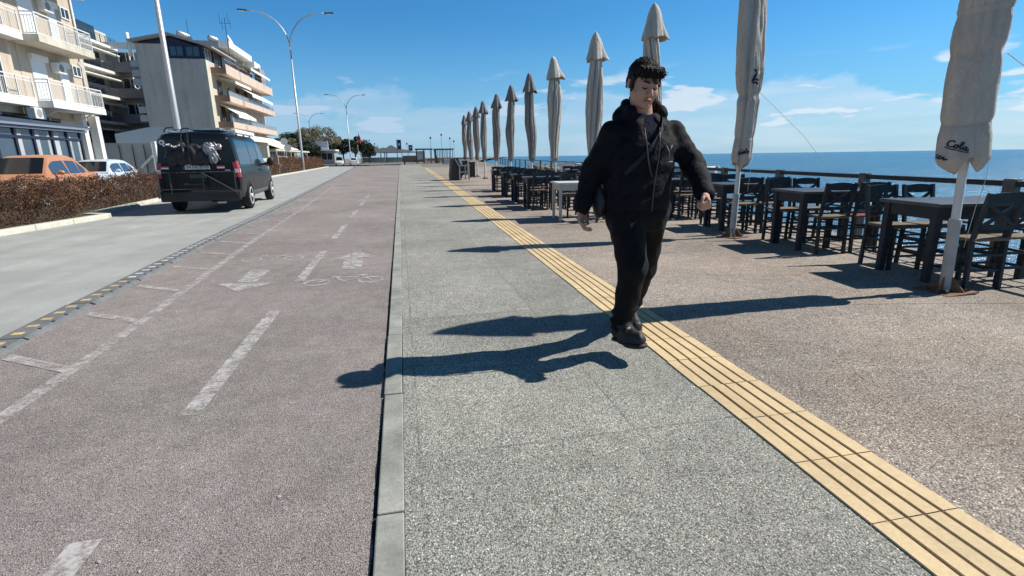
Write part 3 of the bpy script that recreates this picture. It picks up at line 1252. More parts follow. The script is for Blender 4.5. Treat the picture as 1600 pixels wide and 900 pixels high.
w.build('penthouse_parapet', M_white, B2)
for zi, z in enumerate((4.65, 7.25, 9.95)):
    s = MB()
    s.box(0.06, 1.2, z, 1.45, 20.7, z + .2)
    s.box(1.36, 1.2, z + .2, 1.45, 20.7, z + (.95 if zi == 2 else .6))
    o = s.build('balcony', M_pinkc, B2)
    e = MB()
    e.box(0.07, 1.14, z, 1.44, 1.195, z + .6)
    e.build('balcony_end', M_brown, B2)
    r = MB()
    zz = z + (.95 if zi == 2 else .6)
    r.bar((1.4, 1.2, zz + .45), (1.4, 20.7, zz + .45), .05)
    for y in np.arange(1.2, 20.8, 1.55):
        r.bar((1.4, y, zz), (1.4, y, zz + .45), .04)
    if zi < 2:
        r.box(1.385, 1.25, zz + .04, 1.405, 20.6, zz + .4)
    r.build('balcony_railing', M_steel, B2)
    for y in (2.5, 5.2, 8.6, 12.0, 15.5):
        window_x(B2, 0.06, y, y + 1.3, z + .2, z + 2.25, M_whitem if int(y) % 2 else M_brown, M_glass, 1)
for z, y0, y1, dr in ((9.75, 2.2, 8, 0.35), (9.75, 8.2, 18, 1.0), (7.05, 1.8, 8.5, 1.05), (4.45, 2, 20, 0.75), (12.3, 9, 18, 0.5)):
    a = MB()
    a.prism([(0.3, z), (1.9, z - dr), (1.9, z - dr - .28), (1.87, z - dr - .28), (1.87, z - dr - .03), (0.3, z - .05)], y0, y1, 'y')
    a.build('awning', M_awn, B2)
a = MB()
a.box(0.2, 17.5, 10.9, 0.9, 20, 13.1)
a.build('stair_tower', M_dgrey, B2)
a = MB()
for y in (5, 9.5, 14, 18.5):
    a.bar((0.2, y, 8.8), (1.5, y + .4, 7.75), .05)
    a.bar((0.2, y, 6.3), (1.5, y + .4, 5.5), .05)
a.build('awning_arm', M_whitem, B2)
for k, (x, y, z, l) in enumerate(((-5.5, 9, 14.2, 1.1), (-4.0, 7.4, 14.2, 1.2), (-1.6, 9.0, 14.2, 1.0))):
    t_ = MB()
    t_.lathe([(0.0, -l / 2), (.26, -l / 2 + .03), (.3, -l / 2 + .1), (.3, l / 2 - .1), (.26, l / 2 - .03), (0, l / 2)], 14, (x, y, z + .6), 'x', rotm(0, .3, .6))
    o = t_.build('water_heater_tank', M_steel, B2, smooth=False, auto=35)
    f_ = MB()
    f_.bar((x - .6, y, z), (x - .3, y, z + .55), .05)
    f_.bar((x + .6, y, z), (x + .3, y, z + .55), .05)
    f_.obox((x + .3, y + .5, z + .1), (.5, .9, .04), rotm(0.7, 0, .6))
    f_.build('collector_frame', M_slate, o)
a = MB()
a.bar((0.4, 7, 12.5), (0.4, 7, 16.6), .05)
for i, (dx, z) in enumerate(((-.5, 16.4), (-.3, 15.8), (.3, 16.5), (.5, 15.9))):
    a.bar((0.4 + dx, 7, z - .5), (0.4 + dx, 7, z + .5), .03)
a.bar((-.15, 7, 16.0), (.95, 7, 16.0), .03)
a.bar((-3.2, 6.6, 14), (-3.2, 6.6, 16.2), .04)
a.build('antenna', M_slate, B2)
d = MB()
d.lathe([(0.0, 0), (0.3, .05), (0.55, .18), (.6, .26)], 16, (-0.3, 10, 14.8), 'x', rotm(0, -.4, 0))
d.build('satellite_dish', M_whitem, B2)
for z in (5.2, 6.0, 8.6, 9.4, 10.3):
    MB().box(-6.45, 0.1, z, -5.76, 0.5, z + .6).build('air_conditioner', mat('aged_white_casing', (0.42, 0.42, 0.41), 0.6), B2)
c = MB()
c.tube([(-6.2, -0.1, 11.2), (-6.2, -0.1, 13.3)], 0.14, 10)
c.build('flue', M_whitem, B2, smooth=True)

B2.scale = (1, 1, .965)

# ---- shed, yard wall and gate post
b = MB()
b.prism([(-20.65, 0), (-15.6, 0), (-15.6, 3.72), (-18.4, 3.74), (-20.65, 3.28)], 45, 50, 'y')
sh = tag(b.build('shed', mat('pale_blue_render', (0.62, 0.66, 0.70), 0.8, 0.1)), 'pale blue rendered shed with sloping roofline beside the blank grey gable', 'shed')
b = MB()
b.box(-24, 38, 0, -15.5, 38.25, 2.42)
yw = b.build('yard_wall', mat('grey_cement_wall', (0.42, 0.43, 0.43), 0.9, 0.14, 1.0))
tag(yw, 'grey cement yard wall behind the pale blue parked car', 'wall')
fp = MB()
for x in (-17.3, -16.55, -15.9):
    fp.bar((x, 37.9, 0), (x, 37.9, 2.3), .04)
o = fp.build('fence_stake', M_black, yw)
gp = thing('gate_post', 'white gate post with sloping stay at the end of the yard wall', 'gate post', (-15.25, 37.8, 0))
MB().box(-.1, -.12, 0, .1, .12, 2.5).build('post', M_whitem, gp)
MB().bar((-.9, -.1, .9), (-.15, -.1, 1.6), .12).build('stay', M_whitem, gp)

# ---- shops further along, kiosk, far structures
sp = thing('shop_terrace', 'low shop front with dark flat canopy beyond the salmon balconies', 'shop', (-18.6, 82, 0))
MB().box(-6, 0, 0, -1.2, 28, 3.4).build('wall', mat('shop_wall', (0.2, 0.17, 0.14), 0.8), sp)
MB().box(-1.2, -2, 2.5, 1.6, 26, 2.75).build('canopy', M_cream, sp)
for y in np.arange(-1.5, 26, 5):
    MB().bar((1.5, y, 0), (1.5, y, 2.5), .12).build('canopy_post', M_whitem, sp)
q = MB()
q.prism([(-1.2, 3.9), (1.4, 2.95), (1.4, 2.85), (-1.2, 3.8)], 1, 16, 'y')
q.build('awning', M_awn, sp)
for y in (1, 6, 11, 16, 22):
    window_x(sp, -1.2, y, y + 3, .5, 2.7, M_black, M_glass, 1)
k = thing('kiosk', 'small white flat-roofed kiosk in front of the far trees', 'kiosk', (-18.6, 140, 0))
MB().box(-2.4, 0, 0, 2.4, 6, 3.2).build('wall', M_dgrey, k)
MB().box(-2.9, -1, 3.2, 2.9, 7, 3.6).build('roof', M_whitem, k)
MB().box(-1.6, -.6, 3.6, 1.2, -.1, 5.6).build('sign_board', M_whitem, k)
window_y(k, 0, -2, 2, 1.0, 2.8, M_whitem, M_glass, 2)
# ------------------------------------------------------------------ folded parasols
def clothmat(name, col, stain):
    m, t = newmat(name)
    v = t.obj()
    n = t.noise(2.2, 6, 0.65, t.mapv(v, (2.5, 2.5, 0.7)))
    c = t.mix(t.ramp(n, [(0.35, 0.0), (0.75, 0.65)]), col, stain)
    c = t.mix(1.0, c, t.ramp(t.noise(34, 3, 0.6, v), [(0.3, 0.92), (0.7, 1.05)]), 'MULTIPLY')
    t.l.new(c, t.b.inputs['Base Color'])
    t.b.inputs['Roughness'].default_value = 0.9
    t.b.inputs['Specular IOR Level'].default_value = 0.15
    t.bump(t.noise(11, 6, 0.68, t.mapv(v, (1, 1, 0.45)), 'Fac', 1.2), 0.75, 0.035)
    return m


M_cloth = clothmat('ecru_parasol_canvas', (0.56, 0.505, 0.435), (0.38, 0.33, 0.275))
M_cloth2 = clothmat('weathered_parasol_canvas', (0.31, 0.285, 0.265), (0.155, 0.14, 0.128))
M_cap = clothmat('weathered_grey_flap', (0.22, 0.20, 0.19), (0.12, 0.11, 0.10))
M_pole = mat('white_parasol_pole', (0.66, 0.66, 0.63), 0.4, 0.12, 3.0)
M_polel = mat('grey_pole_socket', (0.42, 0.42, 0.40), 0.5, 0.2, 5.0)
M_rust = mat('rusty_base_plate', (0.20, 0.105, 0.06), 0.8, 0.35, 12.0)
M_ink = mat('faded_navy_print', (0.022, 0.022, 0.045), 0.85, 0.3, 10.0)
M_cord = mat('pale_cord', (0.55, 0.53, 0.48), 0.8)


class Cloth:
    """radius of the folded canvas as a function of height and angle"""
    def __init__(s, seed, zs, rs, waists=(), lobes=7, amp=1.0):
        s.amp = amp
        g = np.random.default_rng(seed)
        s.zs, s.rs, s.waists = zs, rs, waists
        s.ph = g.uniform(0, 6.28, 12)
        s.am = g.uniform(0.4, 1.0, 12)
        s.n = lobes
        s.tw = g.choice([-1, 1]) * g.uniform(0.4, 1.6)
        s.dx = g.uniform(0, 6.28, 4)

    def r(s, z, th):
        R0 = np.interp(z, s.zs, s.rs)
        for zw, dep in s.waists:
            R0 = R0 * (1 - dep * np.exp(-((z - zw) / 0.05) ** 2))
        tight = np.interp(z, [1.05, 1.3, 3.4, 4.2], [1.0, 0.7, 1.0, 0.6])
        a = th + s.tw * (z - 2.6) * 0.35
        w1 = 0.35 * np.sin(1.7 * z + s.ph[0])
        # flat panels parted by narrow deep creases, some of them short
        c1 = np.abs(np.cos(s.n * 0.5 * a + w1)) ** 14
        c2 = np.abs(np.cos((s.n + 2) * 0.5 * a + s.ph[1] + 0.8 * np.sin(1.3 * z + s.ph[2]))) ** 22 * np.clip(np.sin(1.9 * z + s.ph[3]) + 0.35, 0, 1)
        c3 = np.abs(np.cos(6.5 * a + s.ph[10] + 1.5 * np.sin(2.1 * z))) ** 26 * np.clip(np.sin(3.1 * z + s.ph[6]), 0, 1)
        f = (-0.36 * c1 - 0.24 * c2 - 0.14 * c3 + 0.05) * s.amp
        f += 0.10 * np.cos(2 * a + s.ph[4] + 0.8 * z) + 0.07 * np.cos(3 * a + s.ph[5] - 0.9 * z)
        # short sag wrinkles running across the panels
        f += 0.022 * np.sin(17 * z + 5 * np.cos(2 * a + s.ph[7]) + s.ph[11]) * np.clip(np.sin(2.3 * z + 2 * a + s.ph[8]), 0, 1)
        return R0 * (1 + tight * f)

    def p(s, z, th, off=0.0):
        r = s.r(z, th) + off
        cx = 0.028 * np.sin(1.9 * z + s.dx[0]) + 0.006 * np.sin(5.3 * z + s.dx[2])
        cy = 0.032 * np.sin(1.6 * z + s.dx[1])
        return np.stack([cx + r * np.cos(th), cy + r * np.sin(th), z + 0 * r], -1)


CL_ZS = [1.04, 1.08, 1.18, 1.45, 1.9, 2.4, 3.0, 3.5, 3.85, 4.05, 4.2]


def canopy(cl, m, root, z0=1.07, z1=4.16):
    nz, nt = 150, 176
    Z = np.linspace(z0, z1, nz)
    T = np.linspace(0, 2 * math.pi, nt, endpoint=False)
    ZZ, TT = np.meshgrid(Z, T, indexing='ij')
    # ragged lower hem
    hem = 0.05 * np.cos(3 * TT + cl.ph[8]) + 0.035 * np.cos(5 * TT + cl.ph[9])
    ZZ = ZZ + hem * np.clip((1.5 - ZZ) / 0.42, 0, 1)
    b = MB().grid(cl.p(ZZ, TT), True)
    # under-side turned in to the pole
    k = len(b.v)
    low = cl.p(ZZ[0], TT[0])
    c = low.mean(0)
    inner = c + (low - c) * 0.25 + np.array((0, 0, 0.10))
    b2 = np.stack([inner, low])
    b.grid(b2, True)
    return b.build('canopy', m, root, smooth=True)


def top_cap(seed, m, root, z0=3.66, z1=4.3, rmax=0.25, corner=0.16, lobes=5):
    g = np.random.default_rng(seed)
    nz, nt = 40, 80
    u = np.linspace(0, 1, nz)
    T = np.linspace(0, 2 * math.pi, nt, endpoint=False)
    U, TT = np.meshgrid(u, T, indexing='ij')
    ph = g.uniform(0, 6.28, 5)
    base = 0.045 + (rmax - 0.045) * U ** 0.72
    lob = np.cos(lobes * TT + ph[0]) * 0.5 + 0.35 * np.cos((lobes + 3) * TT + ph[1]) + 0.2 * np.cos(2 * TT + ph[2])
    rr = base * (1 + 0.32 * lob * U ** 1.3)
    pk = np.maximum(0, np.cos(TT - g.choice([0.0, 0.3, -0.3]))) ** 10
    rr = rr + corner * pk * U ** 2.0
    Z = z1 - (z1 - z0) * U - 0.05 * lob * U ** 3 + 0.02 * np.sin(9 * U + TT * 2)
    P = np.stack([rr * np.cos(TT), rr * np.sin(TT), Z], -1)
    b = MB().grid(P, True)
    b.add([(0, 0, z1 + 0.03)] + [tuple(P[0, j]) for j in range(nt)], [(0, 1 + j, 1 + (j + 1) % nt) for j in range(nt)])
    # under-side so that the flap has thickness
    Q = P[::-1].copy()
    Q[..., :2] *= 0.93
    Q[..., 2] -= 0.012
    b.grid(np.concatenate([P[-1:], Q[:18]]), True)
    return b.build('top_flap', m, root, smooth=True)


def strap(cl, z, root, m, w=0.022):
    T = np.linspace(0, 2 * math.pi, 60, endpoint=False)
    rows = []
    for dz in (-w, 0, w):
        zz = z + dz + 0.02 * np.sin(T + 1.0)
        rows.append(cl.p(zz, T, 0.006 if dz == 0 else 0.003))
    return MB().grid(np.stack(rows), True).build('strap', m, root, smooth=True)


def ribbon(cl, strokes, z0, th0, sc, w, m, root, name='print', off=0.006, shear=0.0, drop=0.0):
    """pen strokes laid over the canvas; u grows to the viewer's right"""
    b = MB()
    for st in strokes:
        st = np.array(st, float)
        # smooth through the control points
        tt = np.linspace(0, len(st) - 1, (len(st) - 1) * 6 + 1)
        pp = np.stack([np.interp(tt, range(len(st)), st[:, i]) for i in (0, 1)], 1)
        for _ in range(3):
            pp[1:-1] = (pp[:-2] + 2 * pp[1:-1] + pp[2:]) / 4
        tg = np.gradient(pp, axis=0)
        tg /= np.linalg.norm(tg, axis=1)[:, None] + 1e-9
        nr = np.stack([-tg[:, 1], tg[:, 0]], 1)
        wd = w * (0.55 + 0.45 * np.abs(tg[:, 1]))[:, None]
        rows = []
        for sgn in (-1, 0, 1):
            q = pp + sgn * nr * wd / sc * 0.5
            r0 = 0.17
            th = th0 + (q[:, 0] + shear * q[:, 1]) * sc / r0
            z = z0 + (q[:, 1] - drop * q[:, 0]) * sc
            rows.append(cl.p(z, th, off))
        b.grid(np.stack(rows, 1))
    return b.build(name, m, root, smooth=True)


def script_letters():
    C = [(0.9, 0.85), (0.6, 1.05), (0.2, 0.8), (0.0, 0.4), (0.2, 0.05), (0.6, 0.0), (1.0, 0.25)]
    o = [(1.35, 0.55), (1.1, 0.5), (1.0, 0.2), (1.15, 0.0), (1.4, 0.1), (1.45, 0.4), (1.3, 0.55), (1.6, 0.45)]
    l = [(1.6, 0.2), (1.95, 0.8), (1.95, 1.15), (1.75, 1.0), (1.7, 0.3), (1.85, 0.0), (2.1, 0.2)]
    a = [(2.6, 0.5), (2.3, 0.52), (2.1, 0.25), (2.25, 0.0), (2.5, 0.2), (2.62, 0.52), (2.55, 0.15), (2.7, 0.0), (3.0, 0.25)]
    sw = [(-0.1, -0.15), (0.6, -0.32), (1.5, -0.2), (2.4, -0.28), (3.1, -0.12)]
    co = [(-1.6, 0.55), (-1.9, 0.55), (-2.0, 0.2), (-1.8, 0.0), (-1.5, 0.15), (-1.2, 0.5), (-1.4, 0.5), (-1.5, 0.15), (-1.3, 0.0), (-1.0, 0.2), (-0.9, 0.5), (-0.7, 0.0), (-0.4, 0.3)]
    return C, o, l, a, sw, co


def parasol(seed, loc, label, rz=0.0, lean=0.0, mat_=None, sc=1.0, rs=None, waists=(), near=False, amp=1.0, lobes=7):
    mat_ = mat_ or M_cloth2
    root = thing('parasol', label, 'parasol', loc, rz, 'folded parasols along the seafront terrace')
    root.rotation_euler = (0, lean, rz)
    gq = np.random.default_rng(seed + 99)
    rs = rs or list(np.array([0.06, 0.10, 0.13, 0.135, 0.175, 0.205, 0.185, 0.145, 0.12, 0.10, 0.06]) * gq.uniform(.86, 1.12, 11))
    cl = Cloth(seed, CL_ZS, [r * sc for r in rs], waists, lobes, amp)
    b = MB()
    b.tube([(0, 0, 0.62), (0, 0, 4.25)], 0.034, 14)
    b.build('pole', M_pole, root, smooth=False, auto=40)
    b = MB()
    b.tube([(0, 0, 0.02), (0, 0, 0.66)], 0.046, 14)
    b.tube([(0, 0, 0.60), (0, 0, 0.64)], 0.05, 14)
    b.bar((0.045, 0, .42), (0.075, 0, .42), .018)
    b.build('pole_socket', M_polel if near else M_pole, root, auto=40)
    b = MB()
    b.box(-.17, -.17, 0.002, .17, .17, .014)
    for a in range(4):
        r_ = rotm(0, 0, a * math.pi / 2 + .3)
        P = np.array([(.04, -.005, .014), (.15, -.005, .014), (.04, -.005, .15), (.04, .005, .014), (.15, .005, .014), (.04, .005, .15)]) @ r_.T
        b.add(P, [(0, 1, 2), (5, 4, 3), (0, 3, 4, 1), (1, 4, 5, 2), (2, 5, 3, 0)])
    for a in range(4):
        x, y = .14 * math.cos(a * 1.5708 + .785), .14 * math.sin(a * 1.5708 + .785)
        b.lathe([(.014, 0), (.014, .03), (0, .034)], 6, (x, y, .012))
    b.build('base_plate', M_rust, root)
    canopy(cl, mat_, root, 1.12 if lobes == 3 else 1.07)
    top_cap(seed + 5, M_cap if mat_ is M_cloth2 else mat_, root, rmax=0.235 * sc, corner=0.17 if seed in (31, 38) else (0.10 if seed % 2 else 0.04))
    for z in ([1.45, 2.35] if near else [1.45]):
        strap(cl, z, root, mat_)
    return root, cl


UX = lambda y: 4.86 + 0.012 * (y - 3.6)
UY = [3.62 + 3.34 * i for i in range(12)]
ords = ['third', 'fourth', 'fifth', 'sixth', 'seventh', 'eighth', 'ninth', 'tenth', 'eleventh', 'twelfth']
u1, c1 = parasol(11, (4.80, 3.62, 0), 'nearest folded ecru parasol, with dark script near its hem and a guy rope', 0.0, R(-3.4), M_cloth, 1.0,
                 [0.07, 0.125, 0.176, 0.166, 0.158, 0.168, 0.172, 0.165, 0.14, 0.11, 0.06], ((1.46, 0.10), (2.02, .07), (2.32, 0.06)), True, 0.42, 3)
C_, o_, l_, a_, sw_, co_ = script_letters()
ribbon(c1, [C_, o_, l_, a_, sw_], 1.30, R(184), 0.050, 0.013, M_ink, u1, 'script_print', shear=0.3, drop=0.35)
ribbon(c1, [co_], 1.17, R(196), 0.05, 0.012, M_ink, u1, 'script_print', shear=0.3, drop=0.35)
ribbon(c1, [[(0, 0), (.4, .6), (.8, 1.6)], [(.3, .2), (.9, .1), (1.6, .3)], [(0, 0), (.2, 1.2), (.1, 2.4)]], 2.46, R(205), 0.06, 0.022, M_ink, u1, 'emblem_print')
u2, c2 = parasol(23, (4.94, 6.98, 0), 'second parasol from the camera, canvas bunched low with dark script by the hem', 0.4, 0.0, M_cloth, 1.0,
                 [0.07, 0.115, 0.148, 0.140, 0.150, 0.19, 0.185, 0.165, 0.14, 0.11, 0.06], ((1.46, 0.08), (2.05, 0.16)), True, 0.8, 5)
ribbon(c2, [C_, o_, l_, a_, sw_], 1.24, R(192), 0.056, 0.014, M_ink, u2, 'script_print', shear=0.3, drop=-0.12)
ribbon(c2, [co_], 1.25, R(234), 0.056, 0.013, M_ink, u2, 'script_print', shear=0.3, drop=-0.12)
ribbon(c2, [[(0, 0), (.5, .8), (.9, 1.9), (.6, 2.6)], [(.2, .3), (1.0, .5), (1.7, .2)], [(.1, -.4), (.9, -.1), (1.6, -.6)]], 2.22, R(225), 0.06, 0.034, M_ink, u2, 'emblem_print')
for i in range(10):
    y = UY[i + 2]
    lab = 'folded %s parasol, %s along the row from the camera' % (('pale ecru', 'pale ecru', 'loosely wrapped ecru')[i] if i < 3 else 'grey-beige', ords[i])
    pr_, _ = parasol(31 + 7 * i, ((5.10, 5.18, 5.10, 5.13, 4.95, 4.86, 4.82, 4.84, 4.86, 4.86)[i], y, 0), lab, random.uniform(-.5, .5), R(random.uniform(-1.6, 1.6)), M_cloth if i < 3 else M_cloth2, 1.0 + random.uniform(-.05, .08))
    if i == 0:
        pr_.scale = (1, 1, .955)


def cord_thing(name, label, pts, r):
    return tag(MB().tube(pts, r, 5).build(name, M_cord, None, smooth=True), label, 'rope', 'guy ropes of the parasols')


cord_thing('guy_rope', 'thin rope from the nearest parasol down to the railing on the right', [(4.95, 3.62, 2.02), (5.7, 3.35, 1.45), (6.15, 3.1, 0.93)], 0.004)
cord_thing('guy_rope', 'thin rope slanting from the second parasol to the railing', [(5.1, 6.98, 2.15), (6.0, 7.0, 1.5), (6.6, 7.0, .93)], 0.003)
cord_thing('pull_cord', 'loose thin cord hanging beside the pole of the nearest parasol', [(4.99, 3.62, 1.25), (4.98, 3.6, 1.0), (4.93, 3.6, .75), (4.92, 3.62, .4)], 0.0025)
cord_thing('pull_cord', 'loose thin cord hanging beside the pole of the second parasol', [(5.15, 6.98, 1.2), (5.14, 6.98, 1.0), (5.13, 6.98, .68)], 0.0025)

# ------------------------------------------------------------------ tables and chairs
M_wood = mat('charcoal_stained_wood', (0.030, 0.038, 0.044), 0.55, 0.3, 7.0, spec=0.25, fine=0.2, bump=0.15)
M_woodtop = mat('charcoal_table_top', (0.060, 0.066, 0.070), 0.45, 0.25, 5.0, spec=0.5, fine=0.15, bump=0.1)
M_greyw = mat('pale_grey_paint', (0.44, 0.42, 0.385), 0.6, 0.15, 6.0, fine=0.08)
M_straw = mat('woven_straw_seat', (0.17, 0.125, 0.085), 0.85, 0.25, 14.0, bump=0.5, bscale=70, fine=0.2)
M_redc = mat('dark_red_seat', (0.16, 0.035, 0.028), 0.8, 0.25, 8.0)


def make_table(name, label, m, mt, L=1.15, W=0.72, leg=0.075, group='dark wooden tables on the terrace', h=0.765):
    root = thing(name, label, 'table', group=group)
    MB().box(-L / 2, -W / 2, h - .035, L / 2, W / 2, h).build('table_top', mt, root, bevel=0.006)
    a = MB()
    i = 0.05
    a.box(-L / 2 + i + .01, -W / 2 + i, h - .155, L / 2 - i - .01, -W / 2 + i + .022, h - .036)
    a.box(-L / 2 + i + .01, W / 2 - i - .022, h - .155, L / 2 - i - .01, W / 2 - i, h - .036)
    a.box(-L / 2 + i, -W / 2 + i + .025, h - .155, -L / 2 + i + .022, W / 2 - i - .025, h - .036)
    a.box(L / 2 - i - .022, -W / 2 + i + .025, h - .155, L / 2 - i, W / 2 - i - .025, h - .036)
    a.build('apron', m, root)
    for sx in (-1, 1):
        for sy in (-1, 1):
            x, y = sx * (L / 2 - leg / 2 - .035), sy * (W / 2 - leg / 2 - .035)
            l = MB()
            p0 = [(x - leg / 2, y - leg / 2), (x + leg / 2, y - leg / 2), (x + leg / 2, y + leg / 2), (x - leg / 2, y + leg / 2)]
            l.add([(a_, b_, h - .037) for a_, b_ in p0] + [(x + (a_ - x) * .78, y + (b_ - y) * .78, 0.0) for a_, b_ in p0],
                  [(0, 1, 2, 3), (7, 6, 5, 4), (0, 4, 5, 1), (1, 5, 6, 2), (2, 6, 7, 3), (3, 7, 4, 0)])
            l.build('leg', m, root, bevel=0.004)
    return root


def make_chair(label, seatm, group='dark wooden chairs round the terrace tables'):
    """taverna chair; seat faces +Y, backrest at -Y, origin on the floor under the seat"""
    root = thing('taverna_chair', label, 'chair', group=group)
    w, d = 0.172, 0.195
    for sx in (-1, 1):
        b = MB()
        b.bar((sx * w, -d, 0), (sx * w * 1.0, -d + .02, .46), .036, .036)
        b.bar((sx * w, -d + .02, .455), (sx * w * 1.03, -d - .06, .885), .034, .036)
        b.build('back_post', M_wood, root, bevel=0.004)
        b = MB()
        b.bar((sx * w, d, 0), (sx * w, d, .455), .036)
        b.build('front_leg', M_wood, root, bevel=0.004)
    b = MB()
    # crest rail with a gently arched top
    n = 9
    top, bot = [], []
    for i in range(n):
        u = -1 + 2 * i / (n - 1)
        top.append((u * .178, .868 + .020 * math.cos(u * 1.5)))
        bot.append((u * .178, .800 - .006 * math.cos(u * 1.5)))
    b.prism(top + bot[::-1], -d - .064, -d - .042, 'y')
    b.build('crest_rail', M_wood, root)
    b = MB()
    b.bar((-.17, -d - .015, .575), (.17, -d - .015, .575), .022, .04)
    b.bar((-.163, -d - .022, .585), (.163, -d - .050, .80), .016, .032)
    b.bar((.163, -d - .017, .585), (-.163, -d - .045, .80), .016, .032)
    b.build('cross_back', M_wood, root)
    b = MB()
    for z in (.15, .29):
        b.bar((-w, -d + .01, z + .03), (w, -d + .01, z + .03), .022)
        b.bar((-w, d, z), (w, d, z), .022)
        b.bar((-w, -d, z + .015), (-w, d, z + .015), .022)
        b.bar((w, -d, z + .015), (w, d, z + .015), .022)
    b.build('stretcher', M_wood, root)
    b = MB()
    b.box(-.186, -.205, .448, .186, .222, .478)
    b.build('seat', seatm, root, bevel=0.012)
    return root


chA = make_chair('x', M_straw)
chB = make_chair('x', M_redc)
tabD = make_table('dining_table', 'x', M_wood, M_woodtop)
first = {'a': True, 'b': True, 't': True}


def put(proto, key, loc, rz, label):
    o = proto if first[key] else copy_tree(proto)
    first[key] = False
    o.location = loc
    o.rotation_euler = (0, 0, rz)
    o['label'] = label
    return o


g = random.Random(12)
ROT = R(-7)
num = ['nearest', 'second', 'third', 'fourth', 'fifth', 'sixth', 'seventh', 'eighth', 'ninth', 'tenth']


def dining_set(cx, cy, rot, tl_, which, chairs=((-1, -1), (1, -1), (-1, 1), (1, 1)), off=0.22, red=()):
    put(tabD, 't', (cx, cy, 0), rot, 'charcoal wooden table, ' + tl_)
    rm = rotm(0, 0, rot)
    for i, (sx, sy) in enumerate(chairs):
        p = rm @ np.array((sx * off - .06 + g.uniform(-.02, .02), sy * (0.40 + g.uniform(-.03, .06)), 0))
        a = rot + (0 if sy < 0 else math.pi) + g.uniform(-.09, .09)
        rd = i in red
        lab = 'dark %s chair, %s side %s end of %s' % ('red-seated' if rd else 'straw-seated', 'near' if sy < 0 else 'far', 'landward' if sx < 0 else 'seaward', which)
        put(chB if rd else chA, 'b' if rd else 'a', (cx + p[0], cy + p[1], 0), a, lab)


# row along the railing
ys = [4.17, 5.98, 7.85, 9.75, 11.9, 13.9, 15.9, 17.9]
for i, y in enumerate(ys):
    x = 5.50 + 0.055 * (y - 4.17)
    dining_set(x, y, ROT, '%s in the row beside the sea railing' % num[i], '%s table by the sea railing' % num[i], off=0.205, red=(1,) if i in (1, 3) else ((0,) if i == 6 else ()))
# row nearer the tactile paving, beyond the walking man
ys = [12.5, 14.5, 16.6, 19.2]
for i, y in enumerate(ys):
    x = 3.52 + 0.05 * (y - 12.5)
    dining_set(x, y, R(-4), '%s in the landward row beside the tactile strip' % num[i], '%s table of the landward row' % num[i], red=(1, 3) if i == 0 else ())
gt = make_table('painted_table', 'small pale grey painted table behind the walking man', M_greyw, mat('whitened_table_top', (0.62, 0.61, 0.58), 0.5, 0.1), 0.85, 0.78, 0.06, None, .755)
gt.location = (3.36, 9.86, 0)
gt.rotation_euler = (0, 0, R(-5))
for (x, y, a, w_) in ((3.75, 9.45, 0.1, 'near side'), (4.15, 9.9, 1.65, 'seaward end'), (3.5, 10.45, 3.2, 'far side')):
    put(chA, 'a', (x, y, 0), a, 'dark cross-back chair with straw seat at the %s of the pale grey table' % w_)

# ------------------------------------------------------------------ railing on the sea wall
rail = thing('sea_railing', 'dark metal railing with grey posts along the sea edge', 'railing', (rl(4.2), 4.2, 0))
M_railm = mat('dark_painted_rail', (0.030, 0.033, 0.036), 0.5, 0.2, 5.0)
M_railp = mat('grey_brown_post', (0.16, 0.14, 0.12), 0.75, 0.25, 6.0)
dirv = np.array((0.12, 1.0, 0))
for nm, z, r_ in (('top_rail', .9, .032), ('middle_rail', .66, .014), ('middle_rail', .44, .014), ('lower_rail', .22, .014)):
    b = MB()
    a = dirv * -6
    c = dirv * 86
    b.tube([(a[0], a[1], z), tuple(dirv * 5 + (0, 0, z)), tuple(dirv * 20 + (0, 0, z)), (c[0], c[1], z)], r_, 8)
    b.build(nm, M_railm, rail, smooth=True)
for k in range(-1, 24):
    p = dirv * (0.1 + k * 2.05) if k < 12 else dirv * (24.7 + (k - 12) * 5)
    MB().box(p[0] - .055, p[1] - .055, 0, p[0] + .055, p[1] + .055, .95).build('post', M_railp, rail, bevel=0.008)
# ------------------------------------------------------------------ vehicles
def carpaint(name, col, rough=0.28, coat=0.6, metal=0.0, dust=0.22):
    m, t = newmat(name)
    v = t.obj()
    c = t.mix(1.0, col, t.ramp(t.noise(3.0, 5, 0.6, v), [(0.3, 0.88), (0.7, 1.06)]), 'MULTIPLY')
    d = t.ramp(t.noise(9.0, 5, 0.7, v), [(0.5, 0.0), (0.8, dust)])
    c = t.mix(d, c, (0.20, 0.18, 0.15))
    t.l.new(c, t.b.inputs['Base Color'])
    t.b.inputs['Roughness'].default_value = rough
    t.b.inputs['Metallic'].default_value = metal
    t.b.inputs['Coat Weight'].default_value = coat
    t.b.inputs['Coat Roughness'].default_value = 0.08
    return m


M_vanp = carpaint('dusty_black_paint', (0.0045, 0.0065, 0.0105), 0.25, 0.1, dust=0.03)
MATS['dusty_black_paint'].node_tree.nodes['Principled BSDF'].inputs['Specular IOR Level'].default_value = 0.22
M_orange = carpaint('faded_orange_paint', (0.50, 0.225, 0.11), 0.42, 0.3)
M_pblue = carpaint('pale_blue_paint', (0.56, 0.62, 0.66), 0.35, 0.4)
M_wcar = carpaint('white_car_paint', (0.66, 0.67, 0.68), 0.35, 0.4)
M_dcar = carpaint('dark_car_paint', (0.05, 0.055, 0.06), 0.35, 0.4)
M_tyre = mat('tyre_rubber', (0.016, 0.016, 0.017), 0.85, 0.2, 8.0)
M_rim = mat('silver_hubcap', (0.66, 0.66, 0.66), 0.45, 0.1, 6.0, metal=0.1)
M_redl = mat('red_lens', (0.35, 0.012, 0.010), 0.2, 0.1, spec=0.8)
M_clear = mat('clear_lens', (0.70, 0.66, 0.64), 0.2, 0.1, spec=0.8)
M_vang = glass('tinted_van_glass', (0.018, 0.035, 0.058), 0.05)
